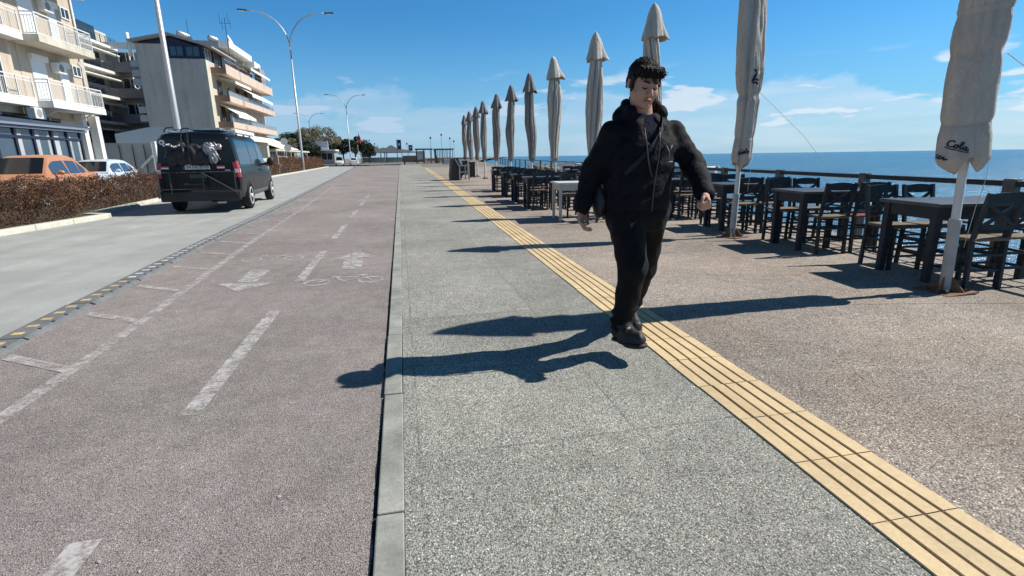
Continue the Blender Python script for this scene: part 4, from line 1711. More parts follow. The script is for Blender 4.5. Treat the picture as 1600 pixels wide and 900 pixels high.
M_carg = glass('car_glass', (0.010, 0.012, 0.016), 0.05)
M_carg.node_tree.nodes['Principled BSDF'].inputs['Specular IOR Level'].default_value = 0.3
M_sideg = glass('car_side_glass', (0.04, 0.075, 0.12), 0.05)


def wheel(root, x, y, r=0.33, w=0.22, side=1):
    t_ = MB()
    pr = [(r * .62, -w / 2), (r * .93, -w / 2), (r, -w / 2 + .03), (r, w / 2 - .03), (r * .93, w / 2), (r * .62, w / 2)]
    t_.lathe(pr, 28, (x, y, r), 'x')
    wo_ = t_.build('wheel', M_tyre, root, auto=40)
    q = MB()
    s = side
    q.lathe([(0, .02 * s + w / 2 * s), (r * .14, .018 * s + w / 2 * s), (r * .2, w / 2 * s - .01 * s), (r * .5, w / 2 * s - .012 * s), (r * .6, w / 2 * s + .008 * s), (r * .66, w / 2 * s), (r * .66, 0.0)], 28, (x, y, r), 'x')
    ro = q.build('rim', M_rim, wo_, auto=35)
    h = MB()
    for k in range(7):
        a = k * 2 * math.pi / 7
        cy, cz = y + math.cos(a) * r * .42, r + math.sin(a) * r * .42
        h.lathe([(0, w / 2 * s - .004 * s), (r * .075, w / 2 * s - .006 * s), (r * .085, w / 2 * s - .02 * s)], 8, (x, cy, cz), 'x')
    h.build('vent_hole', M_black, wo_)
    return wo_


# ---- black camper van (local frame: rear bumper at y=0, nose at +y, centred in x)
VL, VW = 5.15, 0.94
V = thing('camper_van', 'dusty black camper van with bike-rack frame and bundled bags on its tailgate', 'van', (-5.00, 14.62, Z_ROAD), R(3.4))
V.scale = (1.01, 1.0, 1.03)
PROF = [(0.0, 0.30), (0.80, 0.30), (0.90, 0.36), (0.925, 0.50), (0.94, 0.72), (0.935, 0.98), (0.918, 1.12), (0.895, 1.30), (0.862, 1.55), (0.832, 1.72), (0.795, 1.84), (0.72, 1.915), (0.55, 1.95), (0.0, 1.97)]


def van_top(y):
    return float(np.interp(y, [0, .06, .3, 3.05, 3.3, 3.9, 4.15, 4.75, 5.0, 5.15], [1.86, 1.93, 1.97, 1.97, 1.90, 1.36, 1.16, 1.0, .86, .62]))


def van_sx(y):
    return float(np.interp(y, [0, .08, .3, 4.1, 4.7, 5.0, 5.15], [.965, .985, 1, 1, .96, .88, .78]))


def van_pt(y, x, z):
    zt = van_top(y)
    zb = 0.95
    if zt < 1.97:
        if zt > zb + 0.05:
            z2 = z if z < zb else zb + (z - zb) * (zt - zb) / (1.97 - zb)
        else:
            z2 = .3 + (z - .3) * (zt - .3) / (1.97 - .3)
    else:
        z2 = z
    return (x * van_sx(y), y, z2)


ST = [0, .03, .08, .2, .4, .8, 1.2, 1.6, 2.0, 2.4, 2.8, 3.05, 3.2, 3.4, 3.6, 3.8, 3.95, 4.15, 4.4, 4.7, 4.9, 5.05, 5.15]
b = MB()
full = PROF + [(-x, z) for x, z in PROF[-2:0:-1]]
rows = [[van_pt(y, x, z) for x, z in full] for y in ST]
b.grid(np.array(rows), True)
n = len(full)
b.f.append(tuple(range(n))[::-1])
b.f.append(tuple(range((len(ST) - 1) * n, len(ST) * n)))
b.build('body', M_vanp, V, auto=32)


def side_x(z):
    xs = [p[1] for p in PROF[1:-1]]
    return float(np.interp(z, xs, [p[0] for p in PROF[1:-1]]))


def side_panel(name, y0, y1, z0, z1, m, parent, side=1, off=.004, front_slant=0.0, nz=6):
    b = MB()
    P = []
    for i in range(nz + 1):
        z = z0 + (z1 - z0) * i / nz
        row = []
        for j in range(7):
            ye = y1 - front_slant * i / nz
            y = y0 + (ye - y0) * j / 6
            row.append((side * (side_x(z) * van_sx(y) + off), y, z))
        P.append(row)
    b.grid(np.array(P))
    return b.build(name, m, parent)


for s in (1, -1):
    side_panel('side_window', .25, 1.62, 1.16, 1.76, M_vang, V, s)
    side_panel('side_window', 1.68, 2.72, 1.16, 1.76, M_vang, V, s)
    side_panel('door_window', 2.80, 3.72, 1.16, 1.74, M_sideg, V, s, front_slant=.42)
    side_panel('sill_strip', .95, 3.7, .33, .47, mat('grey_sill', (0.10, 0.105, 0.11), .5), V, s, .012)
    side_panel('trim_line', .12, 3.7, 1.07, 1.085, M_black, V, s, .006, nz=1)
    side_panel('door_seam', 1.645, 1.66, .5, 1.8, M_black, V, s, .003)
    side_panel('door_seam', 2.745, 2.76, .5, 1.8, M_black, V, s, .003)
    for y in (2.68, 2.85):
        h = MB().obox((s * (side_x(1.0) + .02), y, 1.0), (.016, .09, .018))
        h.build('door_handle', M_black, V, bevel=.006)
    mi = MB()
    mi.ell((s * 1.10, 3.62, 1.22), (.11, .055, .13), 12, 8)
    mi.bar((s * .88, 3.66, 1.14), (s * 1.05, 3.64, 1.17), .06)
    mi.build('wing_mirror', M_black, V, smooth=True)
    # arches
    for y in (1.0, 4.3):
        a = MB()
        pts = []
        for k in range(15):
            t_ = math.pi * k / 14
            pts.append((math.cos(t_), math.sin(t_)))
        P = [[(s * (side_x(.33 + .40 * q) * 1.0 * van_sx(y) + .006), y + rr * c_, .33 + rr * q) for c_, q in pts] for rr in (.42, .37)]
        a.grid(np.array(P))
        P = [[(s * (.945 * van_sx(y)), y + .385 * c_, .33 + .385 * q) for c_, q in pts], [(s * .55, y + .385 * c_, .33 + .385 * q) for c_, q in pts]]
        a.build('wheel_arch', M_vanp, V)
        d = MB().prism([(y + .385 * c_, .30 + .385 * q) for c_, q in pts], s * .60, s * (.945 * van_sx(y)), 'x')
        d.build('arch_lining', M_black, V)
        wheel(V, s * .84, y, .345, .21, s)
    # tail lights wrap the corner
    tlm = MB()
    P = []
    for z in (.86, .98, 1.1, 1.25):
        x = side_x(z) * .985
        P.append([(s * (x - .10), -.012, z), (s * (x - .02), -.008, z), (s * (x + .008), .03, z), (s * (x + .008), .17, z)])
    tlm.grid(np.array(P))
    tl1 = tlm.build('tail_light', M_redl, V)
    q = MB()
    x = side_x(1.0) * .985
    q.box(s * (x - .09), -.02, .97, s * (x - .005), -.011, 1.06)
    q.box(s * (x + .009), .05, .97, s * (x + .014), .15, 1.06)
    q.build('reverse_lens', M_clear, tl1)
    # roof rails
    rr_ = MB()
    rr_.tube([(s * .70, .35, 1.985), (s * .70, 3.0, 1.985)], .02, 8)
    for y in (.4, 1.3, 2.2, 3.0):
        rr_.bar((s * .70, y, 1.90), (s * .70, y, 1.985), .04)
    rr_.build('roof_rail', M_steel, V)
b = MB()
for y in (.55, 1.55, 2.55):
    b.bar((-.86, y, 2.02), (.86, y, 2.02), .05, .025)
b.build('roof_bar', M_steel, V)
aw = MB()
aw.box(.78, .35, 1.93, .90, 2.7, 2.03)
aw.build('awning_case', M_whitem, V, bevel=.02)
aw = MB()
aw.box(-.2, .3, 2.0, .55, 1.5, 2.055)
aw.build('solar_panel', M_steel, V)
aw = MB()
aw.tube([(-.66, .14, 1.95), (-.6, .14, 2.04), (-.45, .14, 2.05), (-.4, .14, 1.97)], .016, 6)
aw.tube([(-.3, .14, 1.96), (-.25, .14, 2.03), (-.1, .14, 2.03), (-.06, .14, 1.97)], .016, 6)
aw.build('roof_hook', M_black, V)
# tailgate
rear = lambda z: float(np.interp(z, [.3, 1.0, 1.3, 1.86], [-.004, -.004, 0.0, 0.012]))
b = MB()
P = [[(x * side_x(z) * .95, -.014, z) for x in np.linspace(-1, 1, 9)] for z in np.linspace(1.22, 1.78, 5)]
b.grid(np.array(P))
b.build('rear_window', M_carg, V)
b = MB().box(-.90, -.14, .30, .90, 0.05, .56)
b.build('rear_bumper', mat('dull_black_bumper', (.010, .0105, .0115), .6, .2), V, bevel=.04)
b = MB().box(-.86, -.018, .58, .86, -.006, .62)
b.build('tailgate_seam', M_black, V)
pl = MB().box(-.33, -.036, 1.06, .27, -.02, 1.18)
po = pl.build('number_plate', mat('plate_white', (.62, .62, .60), .5, .1), V)
MB().box(-.33, -.038, 1.06, -.28, -.0365, 1.18).build('plate_band', mat('plate_blue', (.02, .05, .30), .5), po)
RX = Matrix.Rotation(math.pi / 2, 4, 'X')
text_mesh('plate_text', '34 FA 5705', .118, M_black, po, Matrix.Translation((.0, -.0385, 1.12)) @ RX @ Matrix.Scale(.92, 4, (1, 0, 0)))
for x in (-.72, .52):
    r_ = MB().box(x - .09, -.03, 1.075, x + .09, -.015, 1.145)
    ro = r_.build('reflector', M_redl, V)
    MB().box(x - .085, -.033, 1.08, x + .085, -.0305, 1.115).build('reflector_strip', M_clear, ro)
em = MB().lathe([(.062, -.02), (.062, -.012)], 20, (-.70, 0, 1.70), 'y')
eo = em.build('round_badge', mat('badge_white', (.55, .57, .60), .5), V)
MB().lathe([(.024, -.024), (.024, -.0205)], 14, (-.70, 0, 1.70), 'y').build('badge_centre', M_slate, eo)
em = MB().box(.60, -.012, 1.02, .72, -.007, 1.045)
em.build('model_lettering_bar', M_steel, V)
# bicycle rack folded against the tailgate
b = MB()
tb = [((-.86, -.2, 1.0), (.86, -.2, 1.0)), ((-.86, -.2, .42), (-.86, -.2, 1.0)), ((.84, -.2, .44), (.84, -.2, 1.0)), ((.10, -.22, 1.0), (.86, -.22, .50)),
      ((.12, -.2, .52), (.86, -.2, .52)), ((.12, -.2, .52), (.12, -.2, 1.0)), ((-.3, -.2, .72), (.12, -.2, .72)), ((-.86, -.2, .42), (-.86, -.05, .42)), ((.92, -.2, .32), (.92, -.2, .50)),
      ((-.6, -.2, .5), (-.6, -.2, 1.0)), ((-.86, -.2, .60), (.12, -.2, .60))]
for p, q in tb:
    b.tube([p, q], .012, 7)
b.bar((-.88, -.22, .40), (-.88, -.22, .62), .06, .04)
b.build('bike_rack', mat('scuffed_rack_tube', (.055, .052, .05), .5, .25, 6), V)
# small second plate under the rack
sp_ = MB().box(-.16, -.20, .86, .22, -.195, .95)
so_ = sp_.build('rack_plate', mat('dim_green_plate', (.03, .05, .04), .6), V)
# bags lashed to the tailgate: a lumpy dark roll and a crumpled silver sheet
s1 = SDF((-.75, -.42, 1.1), (.6, .05, 1.85), .016)
s1.ell((-.50, -.08, 1.40), (.17, .10, .27), k=.03)
s1.ell((-.28, -.09, 1.43), (.20, .12, .29), k=.03)
s1.ell((.0, -.09, 1.41), (.22, .12, .27), k=.03)
s1.ell((.18, -.08, 1.38), (.16, .10, .25), k=.03)
s1.wob(.012, 18, 4)
s1.wob(.007, 40, 5)
sdf_obj('bundled_bag', s1, mat('dark_bag_fabric', (.010, .010, .014), .6, .3, 5), V)
s2 = SDF((.1, -.4, 1.1), (.65, .1, 1.8), .012)
s2.ell((.36, -.13, 1.55), (.15, .10, .13), k=.03)
s2.ell((.42, -.13, 1.36), (.10, .09, .16), k=.03)
s2.ell((.52, -.10, 1.60), (.10, .05, .05), k=.03)
s2.wob(.022, 34, 8)
s2.wob(.016, 70, 9)
sdf_obj('silver_sheet', s2, mat('crumpled_silver_sheet', (.36, .34, .37), .35, .5, 16, metal=.4), V, 1)
b = MB()
for x in (-.22, -.08):
    b.bar((x, -.225, 1.25), (x + .0, -.215, 1.55), .03, .008)
    b.bar((x + .0, -.215, 1.55), (x - .03, -.02, 1.9), .03, .008)
b.bar((-.1, -.235, 1.24), (-.1, -.235, 1.36), .05, .02)
b.build('lashing_strap', M_black, V)
b = MB()
for k in range(7):
    b.obox((-.62 + k * .055, -.13 - .010 * k, 1.62 + .03 * math.sin(k * 1.1)), (.02, .02, .012), rotm(0, .5 * k, k))
b.build('strap_buckle', M_whitem, V)
# muffler hint
MB().tube([(-.1 + .45, -.1, .26), (.55, -.1, .26)], .03, 8).build('tow_eye', M_steel, V)
# windscreen
b = MB()
b.quad(*[van_pt(3.28, x, 1.9) for x in (-.66,)], *[(x, y, z + .006) for x, y, z in [van_pt(3.28, .66, 1.9)]], *[(x, y + .01, z + .01) for x, y, z in [van_pt(4.05, .80, 1.2)]], *[(x, y + .01, z + .01) for x, y, z in [van_pt(4.05, -.80, 1.2)]])
b.build('windscreen', M_carg, V)


# ---- passenger cars (nose at y=0 looking to -y, tail at +y=L)
def make_car(name, label, paint, L=4.2, W=.84, hb=False, group=None, roof=1.46, detail=True):
    root = thing(name, label, 'car', group=group)
    st = [0, .06, .2, .55, 1.0, 1.25, 2.0, 3.0, L - .75, L - .2, L - .05, L]
    zt = [.58, .66, .74, .84, .90, .95, .95, .96, .99, .97, .90, .72]
    ws = [.72, .86, .95, .99, 1, 1, 1, 1, 1, .96, .90, .82]
    rows = []
    for y, z, s in zip(st, zt, ws):
        half = [(0, .22), (W * .88, .22), (W * .97, .34), (W, .55), (W * .985, min(.75, z - .06)), (W * .93, z - .02), (W * .80, z + .005), (0, z + .025)]
        fullp = half + [(-x, q) for x, q in half[-2:0:-1]]
        rows.append([(x * s, y, q) for x, q in fullp])
    b = MB().grid(np.array(rows), True)
    n = len(rows[0])
    b.f.append(tuple(range(n))[::-1])
    b.f.append(tuple(range((len(st) - 1) * n, len(st) * n)))
    b.build('body', paint, root, auto=35)
    # cabin
    y0, y1, y2, y3 = 1.05, 1.80, 3.05 if not hb else L - .75, L - .62 if not hb else L - .12
    def cab(y, zb=.93):
        top = np.interp(y, [y0, y1 - .1, y1 + .1, (y1 + y2) / 2, y2 - .1, y2 + .05, y3], [zb, roof - .09, roof - .025, roof, roof - .02, roof - .06, zb + .03])
        return float(top)
    ys = list(np.linspace(y0, y3, 22))
    rows = []
    for y in ys:
        t_ = cab(y)
        k = (t_ - .93) / (roof - .93)
        wb, wt = W * .93, W * .93 - (W * .30) * k
        half = [(wb, .90), (wb - (wb - wt) * .55, .93 + (t_ - .93) * .62), (wt + .03, .93 + (t_ - .93) * .93), (wt - .06, t_), (0, t_ + .012 * k)]
        rows.append([(x, y, z) for x, z in half] + [(-x, y, z) for x, z in half[-2::-1]])
    MB().grid(np.array(rows)).build('cabin', paint, root, auto=40)
    def side(y, f):
        t_ = cab(y)
        k = (t_ - .93) / (roof - .93)
        wb, wt = W * .93, W * .93 - (W * .30) * k
        return (wb - (wb - wt) * (.55 * f / .62 if f < .62 else .55 + .41 * (f - .62) / .31) + .006, y, .93 + (t_ - .93) * f)
    def pane(name, yy0, yy1, f0, f1, s, m):
        P = [[(s * side(y, f)[0], y, side(y, f)[2]) for y in np.linspace(yy0, yy1, 8)] for f in np.linspace(f0, f1, 5)]
        return MB().grid(np.array(P)).build(name, m, root)
    for s in (1, -1):
        pane('side_window', y0 + .45, (y1 + y2) / 2 - .05, .06, .86, s, M_sideg)
        pane('side_window', (y1 + y2) / 2 + .03, y2 - .05, .06, .86, s, M_sideg)
        if detail:
            pane('quarter_window', y2, y2 + .28, .08, .7, s, M_sideg)
    def screen(name, ya, yb, wa, wb_, m):
        P = []
        for u in np.linspace(0, 1, 6):
            y = ya + (yb - ya) * u
            z = cab(y) + .012
            w_ = wa + (wb_ - wa) * u
            P.append([(x * w_, y - .004, z - .012 * abs(x) ** 3) for x in np.linspace(-1, 1, 9)])
        return MB().grid(np.array(P)).build(name, m, root, smooth=True)
    screen('windscreen', y0 + .07, y1 - .1, W * .84, W * .64, M_carg)
    screen('rear_window', y2 + .1, y3 - .1, W * .62, W * .80, M_carg)
    if detail:
        wb_ = MB()
        wb_.bar((-.5, y0 + .12, .985), (.05, y0 + .09, .97), .015)
        wb_.bar((.1, y0 + .12, .985), (.6, y0 + .09, .97), .015)
        wb_.build('wiper', M_black, root)
        for s in (1, -1):
            mi = MB()
            mi.ell((s * (W + .10), y0 + .55, 1.0), (.10, .06, .07), 10, 7)
            mi.bar((s * W * .88, y0 + .56, .96), (s * (W + .06), y0 + .55, .97), .05)
            mi.build('wing_mirror', paint, root, smooth=True)
            MB().bar((s * (W + .004), 2.05, .80), (s * (W + .004), 2.25, .80), .02, .025).build('door_handle', M_black, root)
            hl = MB().obox((s * W * .66, .07, .68), (.17, .06, .065), rotm(0, 0, -s * .25))
            hl.build('headlight', M_clear, root, bevel=.02)
            tl_ = MB().obox((s * W * .74, L - .06, .84), (.11, .06, .09), rotm(0, 0, s * .2))
            tl_.build('tail_light', M_redl, root, bevel=.02)
        MB().box(-.26, -.02, .42, .26, .0, .53).build('number_plate', M_whitem, root)
    for s in (1, -1):
        for y in (.85, L - .85):
            wheel(root, s * (W - .10), y, .31, .2, s)
    return root


rc = make_car('parked_car', 'faded orange parked car behind the clipped near hedge', M_orange, 4.15, .84, roof=1.52)
rc.location = (-11.35, 17.35, -.09)
rc.rotation_euler = (0, 0, R(2))
rc.scale = (1.04, 1.04, 1.05)
bc = make_car('parked_car', 'pale blue parked hatchback beyond the orange car', M_pblue, 3.9, .83, True)
bc.location = (-12.35, 23.1, -.09)
bc.rotation_euler = (0, 0, R(2))
gc = make_car('parked_car', 'silver grey parked car half hidden at the far left behind the orange car', carpaint('silver_grey_paint', (.30, .30, .29), .35, .4), 4.1, .84)
gc.location = (-14.6, 19.6, -.09)
gc.rotation_euler = (0, 0, R(2))
wsuv = make_car('distant_car', 'white car pulling up at the far end of the road by the kerb', M_wcar, 4.2, .88, True, roof=1.6)
wsuv.location = (-9.5, 117, -.08)
wsuv.rotation_euler = (0, 0, R(180 + 2))
far = [(M_wcar, -13.9, 66, 1.75, 'white van-like car right of the black van beside the salmon block'), (M_pblue, -14.2, 74, 1.55, 'pale blue distant car in the parking row beyond the white one'),
       (M_wcar, -14.6, 84, 1.55, 'white distant car parked below the round road signs'), (M_dcar, -15.8, 100, 1.5, 'dark distant car parked in front of the grey-green trees'),
       (M_wcar, -13.0, 120, 1.85, 'white pickup-like car near the dark conical trees'), (M_wcar, -17.6, 108, 1.5, 'white distant car beside the dark one')]
for pm, x, y, rf, lab in far:
    c_ = make_car('distant_car', lab, pm, 4.2, .86, True, roof=rf, detail=False)
    c_.location = (x, y, -.09)
    c_.rotation_euler = (0, 0, R(3))

# ------------------------------------------------------------------ lane separators
M_rub = mat('worn_rubber_separator', (0.15, 0.157, 0.16), 0.75, 0.25, 5.0, fine=0.15, bump=0.2)
M_refl = mat('yellowed_reflector', (0.58, 0.42, 0.20), 0.5, 0.25, 8.0)
M_reflw = mat('white_reflector', (0.60, 0.60, 0.55), 0.5, 0.2, 8.0)


def make_sep(refm):
    root = thing('lane_separator', 'x', 'lane separator', group='rubber lane separators between road and bicycle path')
    b = MB()
    L, W, H = .96, .145, .055
    b.prism([(-W, 0), (-W + .035, H * .75), (-W + .06, H), (W - .06, H), (W - .035, H * .75), (W, 0)], 0, L, 'y')
    b.build('body', M_rub, root, bevel=.006)
    for k in range(5):
        y = .1 + k * .19
        MB().box(-.04, y - .03, H - .004, .028, y + .03, H + .003).build('reflector', refm, root)
    q = MB()
    for k in range(4):
        q.lathe([(.014, H + .002), (.01, H + .006), (0, H + .006)], 8, (.085, .2 + k * .19, 0))
    q.build('bolt', M_black, root)
    return root


sA, sB_ = make_sep(M_refl), make_sep(M_reflw)
used = set()
y, i = 0.3, 0
while y < 92:
    p = sA if y < 6.0 else sB_
    o = p if p.name not in used else copy_tree(p)
    used.add(p.name)
    x = dv(y) - 0.145
    o.location = (x + random.uniform(-.012, .012), y, Z_ROAD + .004)
    o.rotation_euler = (0, 0, math.atan2(-(dv(y + .98) - dv(y)), .98) + random.uniform(-.012, .012))
    o['label'] = 'dark rubber lane separator with %s reflectors, in the line between road and bicycle path' % ('yellowed' if p is sA else 'white')
    y += 0.985
    i += 1

# ------------------------------------------------------------------ street lamps
M_lampp = mat('galvanised_lamp_pole', (0.50, 0.51, 0.51), 0.4, 0.1, 2.0, metal=0.35)


def make_lamp():
    root = thing('street_lamp', 'x', 'street lamp', group='double-armed street lamps on the median')
    H = 13.6
    b = MB()
    b.tube([(0, 0, 0), (0, 0, 1.5), (0, 0, H - 2.0)], [.115, .11, .07], 12)
    b.build('pole', M_lampp, root, smooth=True)
    MB().box(-.22, -.22, 0, .22, .22, .03).build('base_plate', M_lampp, root)
    for s in (1, -1):
        pts = []
        for k in range(15):
            u = k / 14
            a = u * math.pi / 2
            pts.append((s * (3.05 * (1 - math.cos(a))), 0, H - 2.2 + 3.2 * math.sin(a)))
        pts.append((s * 3.45, 0, H + 1.03))
        MB().tube(pts, np.linspace(.07, .045, len(pts)), 8).build('arm', M_lampp, root, smooth=True)
        q = MB()
        q.obox((s * 3.85, 0, H + 1.06), (.42, .14, .06), rotm(0, -s * .06, 0))
        o = q.build('lamp_head', M_slate, root, bevel=.03)
        MB().obox((s * 3.9, 0, H + .99), (.25, .1, .012)).build('lens', M_clear, o)
    return root


lamp = make_lamp()
for k, (x, y, sc, lab) in enumerate(((-8.35, 23.0, 1.0, 'tall street lamp behind the black van, its top above the picture'), (-10.9, 64, 1.13, 'double-armed street lamp rising from the far hedge in full view'),
                                     (-12.3, 140, 1.13, 'double-armed street lamp by the far white car'), (-29.0, 190, 1.1, 'most distant double-armed street lamp, above the grey-green trees'))):
    o = lamp if k == 0 else copy_tree(lamp)
    o.location = (x, y, 0.02)
    o.scale = (sc, sc, sc)
    o['label'] = lab

# ------------------------------------------------------------------ hedges
M_hedge = leafmat('winter_hedge_leaf', [(0.125, 0.055, 0.034), (0.06, 0.038, 0.026), (0.21, 0.105, 0.065), (0.08, 0.055, 0.032), (0.165, 0.072, 0.044), (0.05, 0.05, 0.024)])
M_hedge2 = leafmat('rusty_hedge_leaf', [(0.19, 0.085, 0.045), (0.13, 0.06, 0.035), (0.24, 0.12, 0.06), (0.10, 0.065, 0.035)])
M_twig = mat('hedge_twig', (0.15, 0.11, 0.08), 0.9, 0.3, 10)


def hedge(label, x_of, y0, y1, w, h_of, n, leaf, m, z0=0.02, seed=1, bare=0.0):
    g = np.random.default_rng(seed)
    root = thing('hedge', label, 'hedge', (x_of((y0 + y1) / 2), (y0 + y1) / 2, z0))
    yy = g.uniform(y0, y1, n)
    # most leaves in a shell near the outside
    u = g.uniform(-1, 1, n)
    v = g.uniform(0, 1, n)
    top = g.random(n) < 0.5
    v = np.where(top, 1 - np.abs(g.normal(0, .10, n)) + .10 * (g.random(n) < .08) * g.random(n), v ** (0.75))
    u = np.where(~top, np.sign(u) * (1 - np.abs(g.normal(0, .16, n))), u)
    v = np.clip(v, bare * .6 * (0.6 + 0.4 * np.sin(yy * 3)), 1.14)
    H = np.array([h_of(q) for q in yy]) * (1 + .10 * np.sin(yy * 1.9 + seed) + .10 * np.sin(yy * 4.3) + .09 * np.sin(yy * 11.7 + 1) + .05 * np.sin(u * 5 + yy * 3))
    Wd = w / 2 * (1 + .10 * np.sin(yy * 4.3 + 2) + .08 * np.sin(v * 7 + yy * 2.2))
    rnd = 1 - .26 * np.abs(u) ** 3
    ends = np.clip(np.minimum(yy - y0, y1 - yy) / .25, 0.35, 1) ** .5
    X = np.array([x_of(q) for q in yy]) + u * Wd * (0.85 + .15 * np.sqrt(np.clip(v, 0, 1)))
    P = np.stack([X, yy, z0 + v * H * rnd * (.75 + .25 * ends)], 1) + g.normal(0, .012, (n, 3))
    leaves('foliage', P - np.array(root.location), leaf, m, root, seed=seed)
    b = MB()
    k = int((y1 - y0) * 26)
    for i in range(k):
        y = g.uniform(y0, y1)
        s_ = g.choice([-1, 1, 1])
        p0 = np.array((x_of(y) + s_ * w * g.uniform(.30, .48), y, h_of(y) * g.uniform(.15, 1.0))) - np.array((root.location.x, root.location.y, 0))
        p2 = p0 + np.array((s_ * g.uniform(.02, .14), g.uniform(-.12, .12), g.uniform(-.02, .16)))
        b.tube([p0, (p0 + p2) / 2 + g.normal(0, .012, 3), p2], [.006, .004, .002], 4, False)
    k = int((y1 - y0) * 16)
    for i in range(k):
        y = g.uniform(y0 + .1, y1 - .1)
        x = x_of(y) + g.uniform(-.6, .6) * w / 2
        hh = h_of(y) * g.uniform(.75, 1.05)
        p0 = np.array((x, y, 0)) - np.array((root.location.x, root.location.y, 0))
        p1 = p0 + np.array((g.uniform(-.15, .15), g.uniform(-.15, .15), hh * .5))
        p2 = p1 + np.array((g.uniform(-.2, .2), g.uniform(-.2, .2), hh * .5))
        b.tube([p0, p1, p2], [.011, .007, .003], 4, False)
    b.build('stems', M_twig, root, fix=False)
    return root


hedge('tangled brown winter hedge along the near left kerb', lambda y: lk(min(y, 14)) - 0.95 - .02 * max(0, y - 14), 4.0, 13.9, 1.25, lambda y: 0.84 + .05 * math.sin(y * .8), 95000, .036, M_hedge, seed=2)
hedge('darker gappy hedge shaded by the black van', lambda y: -8.2 - .06 * (y - 14), 14.1, 22.4, 0.95, lambda y: .74 + .012 * (y - 14), 32000, .042, M_hedge, seed=3, bare=.5)
hedge('small rounded rust-brown hedge clump just past the nose of the van', lambda y: lk(y) - 1.0, 45.5, 50, 1.2, lambda y: 1.0, 5000, .075, M_hedge2, seed=4)
hedge('long rust-brown clipped hedge on the far median', lambda y: lk(y) - 1.1, 51.5, 92, 1.3, lambda y: 1.35 + .05 * math.sin(y), 30000, .095, M_hedge2, seed=5)
hedge('dark low hedge at the foot of the far pergolas', lambda y: 4.0 + (y - 118) * 3, 118, 121, 4.0, lambda y: 1.0, 3000, .16, M_hedge, seed=6)
pst = MB()
pst.box(-.11, -.11, 0, .11, .11, 1.65)
tag(pst.build('bollard', mat('weathered_timber', (.34, .26, .185), .8, .2), bevel=.02), 'square timber post standing at the start of the far hedge', 'post').location = (-10.85, 51, 0.02)

# ------------------------------------------------------------------ trees
M_bark = mat('tree_bark', (0.10, 0.08, 0.062), 0.9, 0.3, 5)
M_olive = leafmat('grey_green_leaf', [(0.20, 0.185, 0.11), (0.14, 0.145, 0.075), (0.25, 0.225, 0.15), (0.11, 0.115, 0.06)])
M_bare = leafmat('winter_twig_haze', [(0.30, 0.25, 0.19), (0.22, 0.19, 0.14), (0.34, 0.29, 0.22), (0.16, 0.15, 0.09)])
M_dark = leafmat('dark_conifer_leaf', [(0.018, 0.030, 0.016), (0.03, 0.045, 0.02), (0.012, 0.02, 0.012)])


def tree(label, x, y, h, r, m, n, leaf, seed, conical=False, name='broadleaf_tree', group=None):
    g = np.random.default_rng(seed)
    root = thing(name, label, 'tree', (x, y, -.08), 0, group)
    b = MB()
    th = h * (.30 if not conical else .15)
    b.tube([(0, 0, 0), (g.uniform(-.1, .1), 0, th), (0, 0, h * .8)], [h * .035, h * .024, h * .006], 7)
    cl = []
    k = 11 if not conical else 16
    for i in range(k):
        if conical:
            z = th + (h - th) * (i + .5) / k
            rr = r * (1 - (i / k) ** 1.3) * g.uniform(.55, .9)
        else:
            z = h * g.uniform(.42, .86)
            rr = r * g.uniform(.3, .95) * math.sqrt(max(.1, 1 - ((z / h - .6) / .42) ** 2))
        a = i * 2.4 + g.uniform(-.4, .4)
        c = np.array((math.cos(a) * rr, math.sin(a) * rr, z))
        b.tube([(0, 0, th * g.uniform(.8, 1.2)), tuple(c * .55 + np.array((0, 0, th * .5))), tuple(c)], [h * .014, h * .009, h * .003], 5)
        cl.append((c, r * g.uniform(.28, .52) if not conical else r * g.uniform(.25, .45)))
    b.build('trunk', M_bark, root, smooth=True)
    per = n // len(cl)
    P = []
    for c, q in cl:
        d = g.normal(size=(per, 3))
        d /= np.linalg.norm(d, axis=1)[:, None]
        P.append(c + d * (q * g.uniform(.35, 1.12, per) ** .6)[:, None] * np.array((1, 1, .75 if not conical else 1.2)))
    leaves('crown', np.concatenate(P), leaf, m, root, seed=seed)
    return root


TG = 'trees beyond the far parking'
for i, (px, Y, top, rad, m_, lab) in enumerate((
        (-.208, 150, 7.6, 3.6, M_olive, 'leftmost olive-grey tree, beside the shop canopy'), (-.188, 160, 9.0, 4.2, M_dark, 'dark low tree under the second lamp'), (-.169, 155, 10.0, 4.2, M_olive, 'tall olive-grey tree right of the full lamp pole'),
        (-.149, 165, 11.2, 4.6, M_bare, 'pale bare-twigged tree behind the distant lamp'), (-.132, 160, 10.6, 4.4, M_bare, 'pale bare-twigged tree above the white kiosk'), (-.1164, 168, 8.4, 4.0, M_olive, 'right-hand olive-grey tree of the pale group'),
        (-.1557, 140, 6.0, 3.2, M_dark, 'dark round tree in front of the pale trees'))):
    X = px * Y
    tree(lab, X, Y, top, rad, m_, 4200, .42, 40 + i, group=TG)
for i, (px, Y, top, rad, lab) in enumerate(((-.0998, 160, 8.2, 3.0, 'dark dense tree left of the third lamp pole'), (-.0786, 150, 7.8, 2.6, 'dark dense tree behind the third lamp pole'), (-.0662, 155, 7.2, 2.6, 'dark tree beside the red flag'), (-.0549, 160, 5.8, 2.4, 'lowest dark tree at the end of the dark group'))):
    tree(lab, px * Y, Y, top, rad, M_dark, 4200, .36, 70 + i, name='evergreen_tree', group='dark evergreens at the bend')
# ------------------------------------------------------------------ far end of the promenade
M_blk = mat('dark_timber', (0.035, 0.032, 0.030), 0.7, 0.25, 6)
M_gw = mat('pale_grey_timber', (0.33, 0.33, 0.32), 0.7, 0.2, 6)
